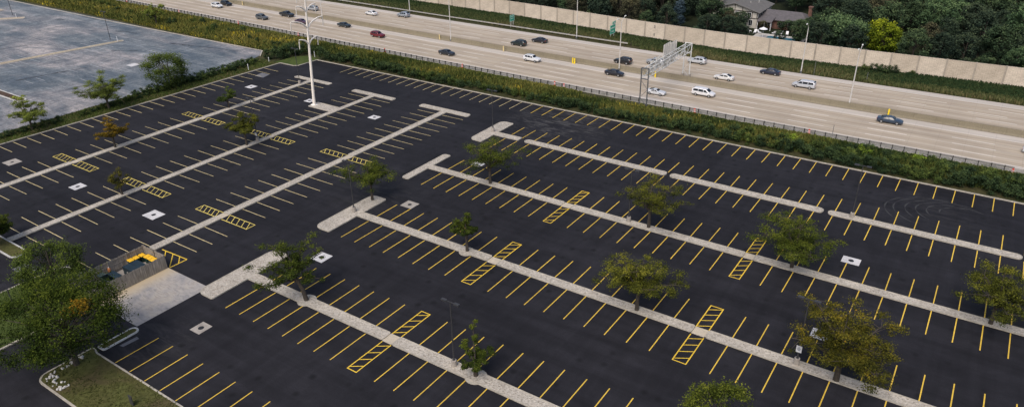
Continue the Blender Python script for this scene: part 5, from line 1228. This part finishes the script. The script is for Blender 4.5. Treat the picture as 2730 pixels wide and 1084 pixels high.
f = (ys - lo) / (hi - lo); pt = lowf(xs, ys, .2, .8); tn = .78 - .6 * f + .35 * (pt - .4) + rng.normal(0, .15, n); ht = (.2 + .55 * rng.uniform(0, 1, n) ** 1.3 + .3 * pt) * (1 - .6 * f)
k = (xs > -16) & (f > .35); tn = np.where(k, .25 + rng.normal(0, .07, n), tn); ht = np.where(k, .3 + .25 * rng.uniform(0, 1, n), ht)
tag(blades("weeds", xs, ys, ht, np.clip(tn, 0, 1.1), WEED_FAR, 3, .25, .3), "dark green and brown weeds below the noise wall", "weeds", kind='stuff')
n = 9000; xs = rng.uniform(-78.4, -30, n); ys = rng.uniform(22.3, 28.2, n); pt = lowf(xs, ys, .6, .3)
dry = (ys > 25.4) & (xs < -71); tn = np.where(dry, 0.55, .35) + .4 * (pt - .5) + rng.normal(0, .14, n)
keep = ~(dry & (rng.uniform(0, 1, n) < .75)); xs, ys, tn = xs[keep], ys[keep], tn[keep]
tag(blades("grass", xs, ys, .14 + .12 * rng.uniform(0, 1, len(xs)), np.clip(tn, 0, 1), m_leaf("dry_blades", (.035, .045, .012), (.085, .09, .028), (.17, .14, .06), patch=.2), 5, .6, .11, .1), "short dry grass on the lawn strip by the nearest stalls", "grass", kind='stuff')
n = 9000; xs = np.concatenate([rng.uniform(-163, -155.6, n), rng.uniform(-100, -87.6, 5000)]); ys = np.concatenate([rng.uniform(45, 120, n), rng.uniform(20.5, 33, 5000)])
lx = -155.4 - np.maximum(0, 112 - ys) * .0155; ok = (xs < lx - .2) | (xs > -120); xs, ys = xs[ok], ys[ok]; pt = lowf(xs, ys, .4, .9)
tag(blades("grass", xs, ys, .12 + .25 * rng.uniform(0, 1, len(xs)), np.clip(.3 + .5 * (pt - .4) + rng.normal(0, .15, len(xs)), 0, 1.05), LAWN, 6, .5, .14, .0), "rough grass under the hedge and round the dark post", "grass", kind='stuff')

# ------------------------------------------------------------------ the wood beyond the wall
WT = []
for i, (h, w, b_, per, lf) in enumerate(((12, 10, 70, 85, .5), (14, 11, 80, 85, .52), (10, 9, 60, 85, .46), (15, 12, 84, 85, .55), (9, 8.5, 56, 80, .44), (12.5, 8.5, 66, 85, .48))): WT.append((round_tree(h, w, 80 + i, b_, per, lf, .08, br=1.1), h))
CON = round_tree(10.5, 5.2, 95, 64, 80, .4, .03, conic=.75)
BU = [round_tree(4.6, 5.6, 97 + i, 44, 75, .36, .02, br=1.1) for i in range(3)]
rs = random.Random(77); placed = []
KIND = {'dark': "dense dark green tree of the wood beyond the wall", 'mid': "mid green leafy tree of the wood beyond the wall", 'brown': "brownish green tree of the wood beyond the wall", 'light': "lighter green tree of the wood beyond the wall"}
def wood(x, y, kind, i, s): placed.append((x, y)); return place_tree("woodland_tree", KIND[kind], WT[i][0], WOOD[kind], (x, y, -.05), rs.uniform(0, 6.28), "%s trees of the wood" % kind, s=s)
def special(x, y, mesh, mat, s, lab, nm="woodland_tree"): placed.append((x, y)); return place_tree(nm, lab, mesh, WOOD[mat], (x, y, -.05), rs.uniform(0, 6.28), s=s)
special(-23.6, 206.2, round_tree(9.6, 10.6, 101, 90, 110, .45, .06), 'yellow', 1.0, "bright yellow-green round tree at the wood's edge")
special(-34.5, 206.0, round_tree(9.6, 14.5, 102, 120, 85, .5, .05), 'light', 1.0, "large green tree overlapping the bright yellow-green one")
special(-102.5, 200.2, round_tree(8.8, 8.4, 103, 60, 90, .5, .2), 'dark', 1.0, "dark tree whose branches hang over the noise wall")
special(-79.5, 206.5, CON, 'spruce', .95, "conical blue-grey spruce in front of the dark wood", "spruce_tree")
special(8.5, 222.0, round_tree(15, 15, 104, 120, 90, .55, .05), 'light', 1.0, "large light green tree at the photo's corner")
special(-14.0, 221, WT[3][0], 'light', .95, "tall light green tree behind the yellow-green one")
special(-71, 209.5, WT[1][0], 'mid', .8, "green tree just beside the half-timbered gable")
special(-69.3, 202.5, WT[4][0], 'dark', .74, "dark tree in front of the half-timbered gable")
special(-44.3, 204.5, WT[5][0], 'mid', .62, "green garden tree in front of the low brick wing")
special(-47.0, 215.8, WT[4][0], 'mid', .55, "small green tree before the low wing's windows")
for x, y, m_, i, s_ in ((-66.5, 212.5, 'brown', 4, .66), (-62.6, 211.0, 'dark', 0, .46), (-72.5, 213.5, 'dark', 2, .72), (-60.0, 205.5, 'dark', 4, .5), (-64.5, 206.5, 'brown', 5, .5), (-49.5, 205.0, 'dark', 4, .42), (-41.5, 208.5, 'dark', 2, .7), (-43.0, 214.0, 'mid', 0, .6), (-50.8, 219.0, 'mid', 4, .42), (-39.5, 216, 'mid', 5, .75), (-46.2, 210.2, 'brown', 4, .42), (-68.2, 216.4, 'mid', 2, .62), (-63.8, 216.6, 'dark', 4, .6), (-57.6, 217.8, 'brown', 4, .34), (-45.0, 219.0, 'dark', 2, .5), (-53.5, 221.2, 'mid', 4, .3)):
    special(x, y, WT[i][0], m_, s_, KIND[m_].replace("wood beyond the wall", "garden round the half-timbered house"))["group"] = m_ + " garden trees round the house"
y0 = 199.0; row = 0
while y0 < 310:
    x = -210 + rs.uniform(0, 5)
    while x < 42:
        yy = y0 + rs.uniform(-2.4, 2.4) + (wy(x) - 192.5); xx = x + rs.uniform(-1.5, 1.5)
        lim = 303 + .575 * (xx - 5) + 9
        house_zone = (-77 < xx < -43 and 197 < yy < 247 and not (-77 < xx < -62 and yy < 206)) or (-86 < xx < -72 and 228 < yy < 246) or (-82 < xx < -58 and 206 < yy < 219)
        if yy < lim and not house_zone and all((xx - a) ** 2 + (yy - b_) ** 2 > 30 for a, b_ in placed):
            r = rs.random(); kind = 'dark' if r < .5 else 'mid' if r < .76 else 'light' if r < .86 else 'brown'
            if xx > -12 and r > .7: kind = 'light' if r < .85 else 'mid'
            i = rs.randrange(6); s = rs.uniform(.72, 1.05) * (.72 if row == 0 else 1.0)
            wood(xx, yy, kind, i, s)
        x += rs.uniform(6.6, 8.6)
    y0 += 8.2; row += 1
for k in range(42):
    x = -205 + 5.6 * k + rs.uniform(-1, 1); y = wy(x) + 3.3 + rs.uniform(-.3, 1.2)
    if -62 < x < -43 and k % 2: continue
    s = rs.uniform(.6, .95) if not -66 < x < -40 else .5
    place_tree("understorey_bush", "dark bush crowding the back of the noise wall", BU[k % 3], WOOD[('dark', 'brown', 'mid', 'dark')[k % 4]], (x, y, -.05), rs.uniform(0, 6.28), "bushes behind the noise wall", "bush", s)

# ------------------------------------------------------------------ light
w = bpy.data.worlds.new("World"); sc.world = w; w.use_nodes = True; nt = w.node_tree
sky = nt.nodes.new("ShaderNodeTexSky"); sky.sky_type = 'NISHITA'; sky.sun_disc = False
EL, AZ = R(52), R(172)         # azimuth measured from +Y towards +X
sky.sun_elevation = EL; sky.sun_rotation = AZ; sky.air_density = 1.0; sky.dust_density = 4.0; sky.ozone_density = 1.0
nt.links.new(sky.outputs[0], nt.nodes["Background"].inputs[0]); nt.nodes["Background"].inputs[1].default_value = 0.15
sl = bpy.data.lights.new("sun", 'SUN'); sl.energy = 1.75; sl.angle = R(28); sl.color = (1, .95, .88)
so = bpy.data.objects.new("sun", sl); COL.objects.link(so)
d = Vector((math.sin(AZ) * math.cos(EL), math.cos(AZ) * math.cos(EL), math.sin(EL))); so.rotation_euler = d.to_track_quat('Z', 'Y').to_euler(); so.location = (0, 0, 100)
sc.view_settings.view_transform = 'Standard'; sc.view_settings.look = 'None'; sc.view_settings.exposure = 0; sc.view_settings.gamma = 1
sc.cycles.max_bounces = 5; sc.cycles.diffuse_bounces = 3; sc.cycles.glossy_bounces = 2; sc.cycles.transparent_max_bounces = 4; sc.cycles.use_denoising = True
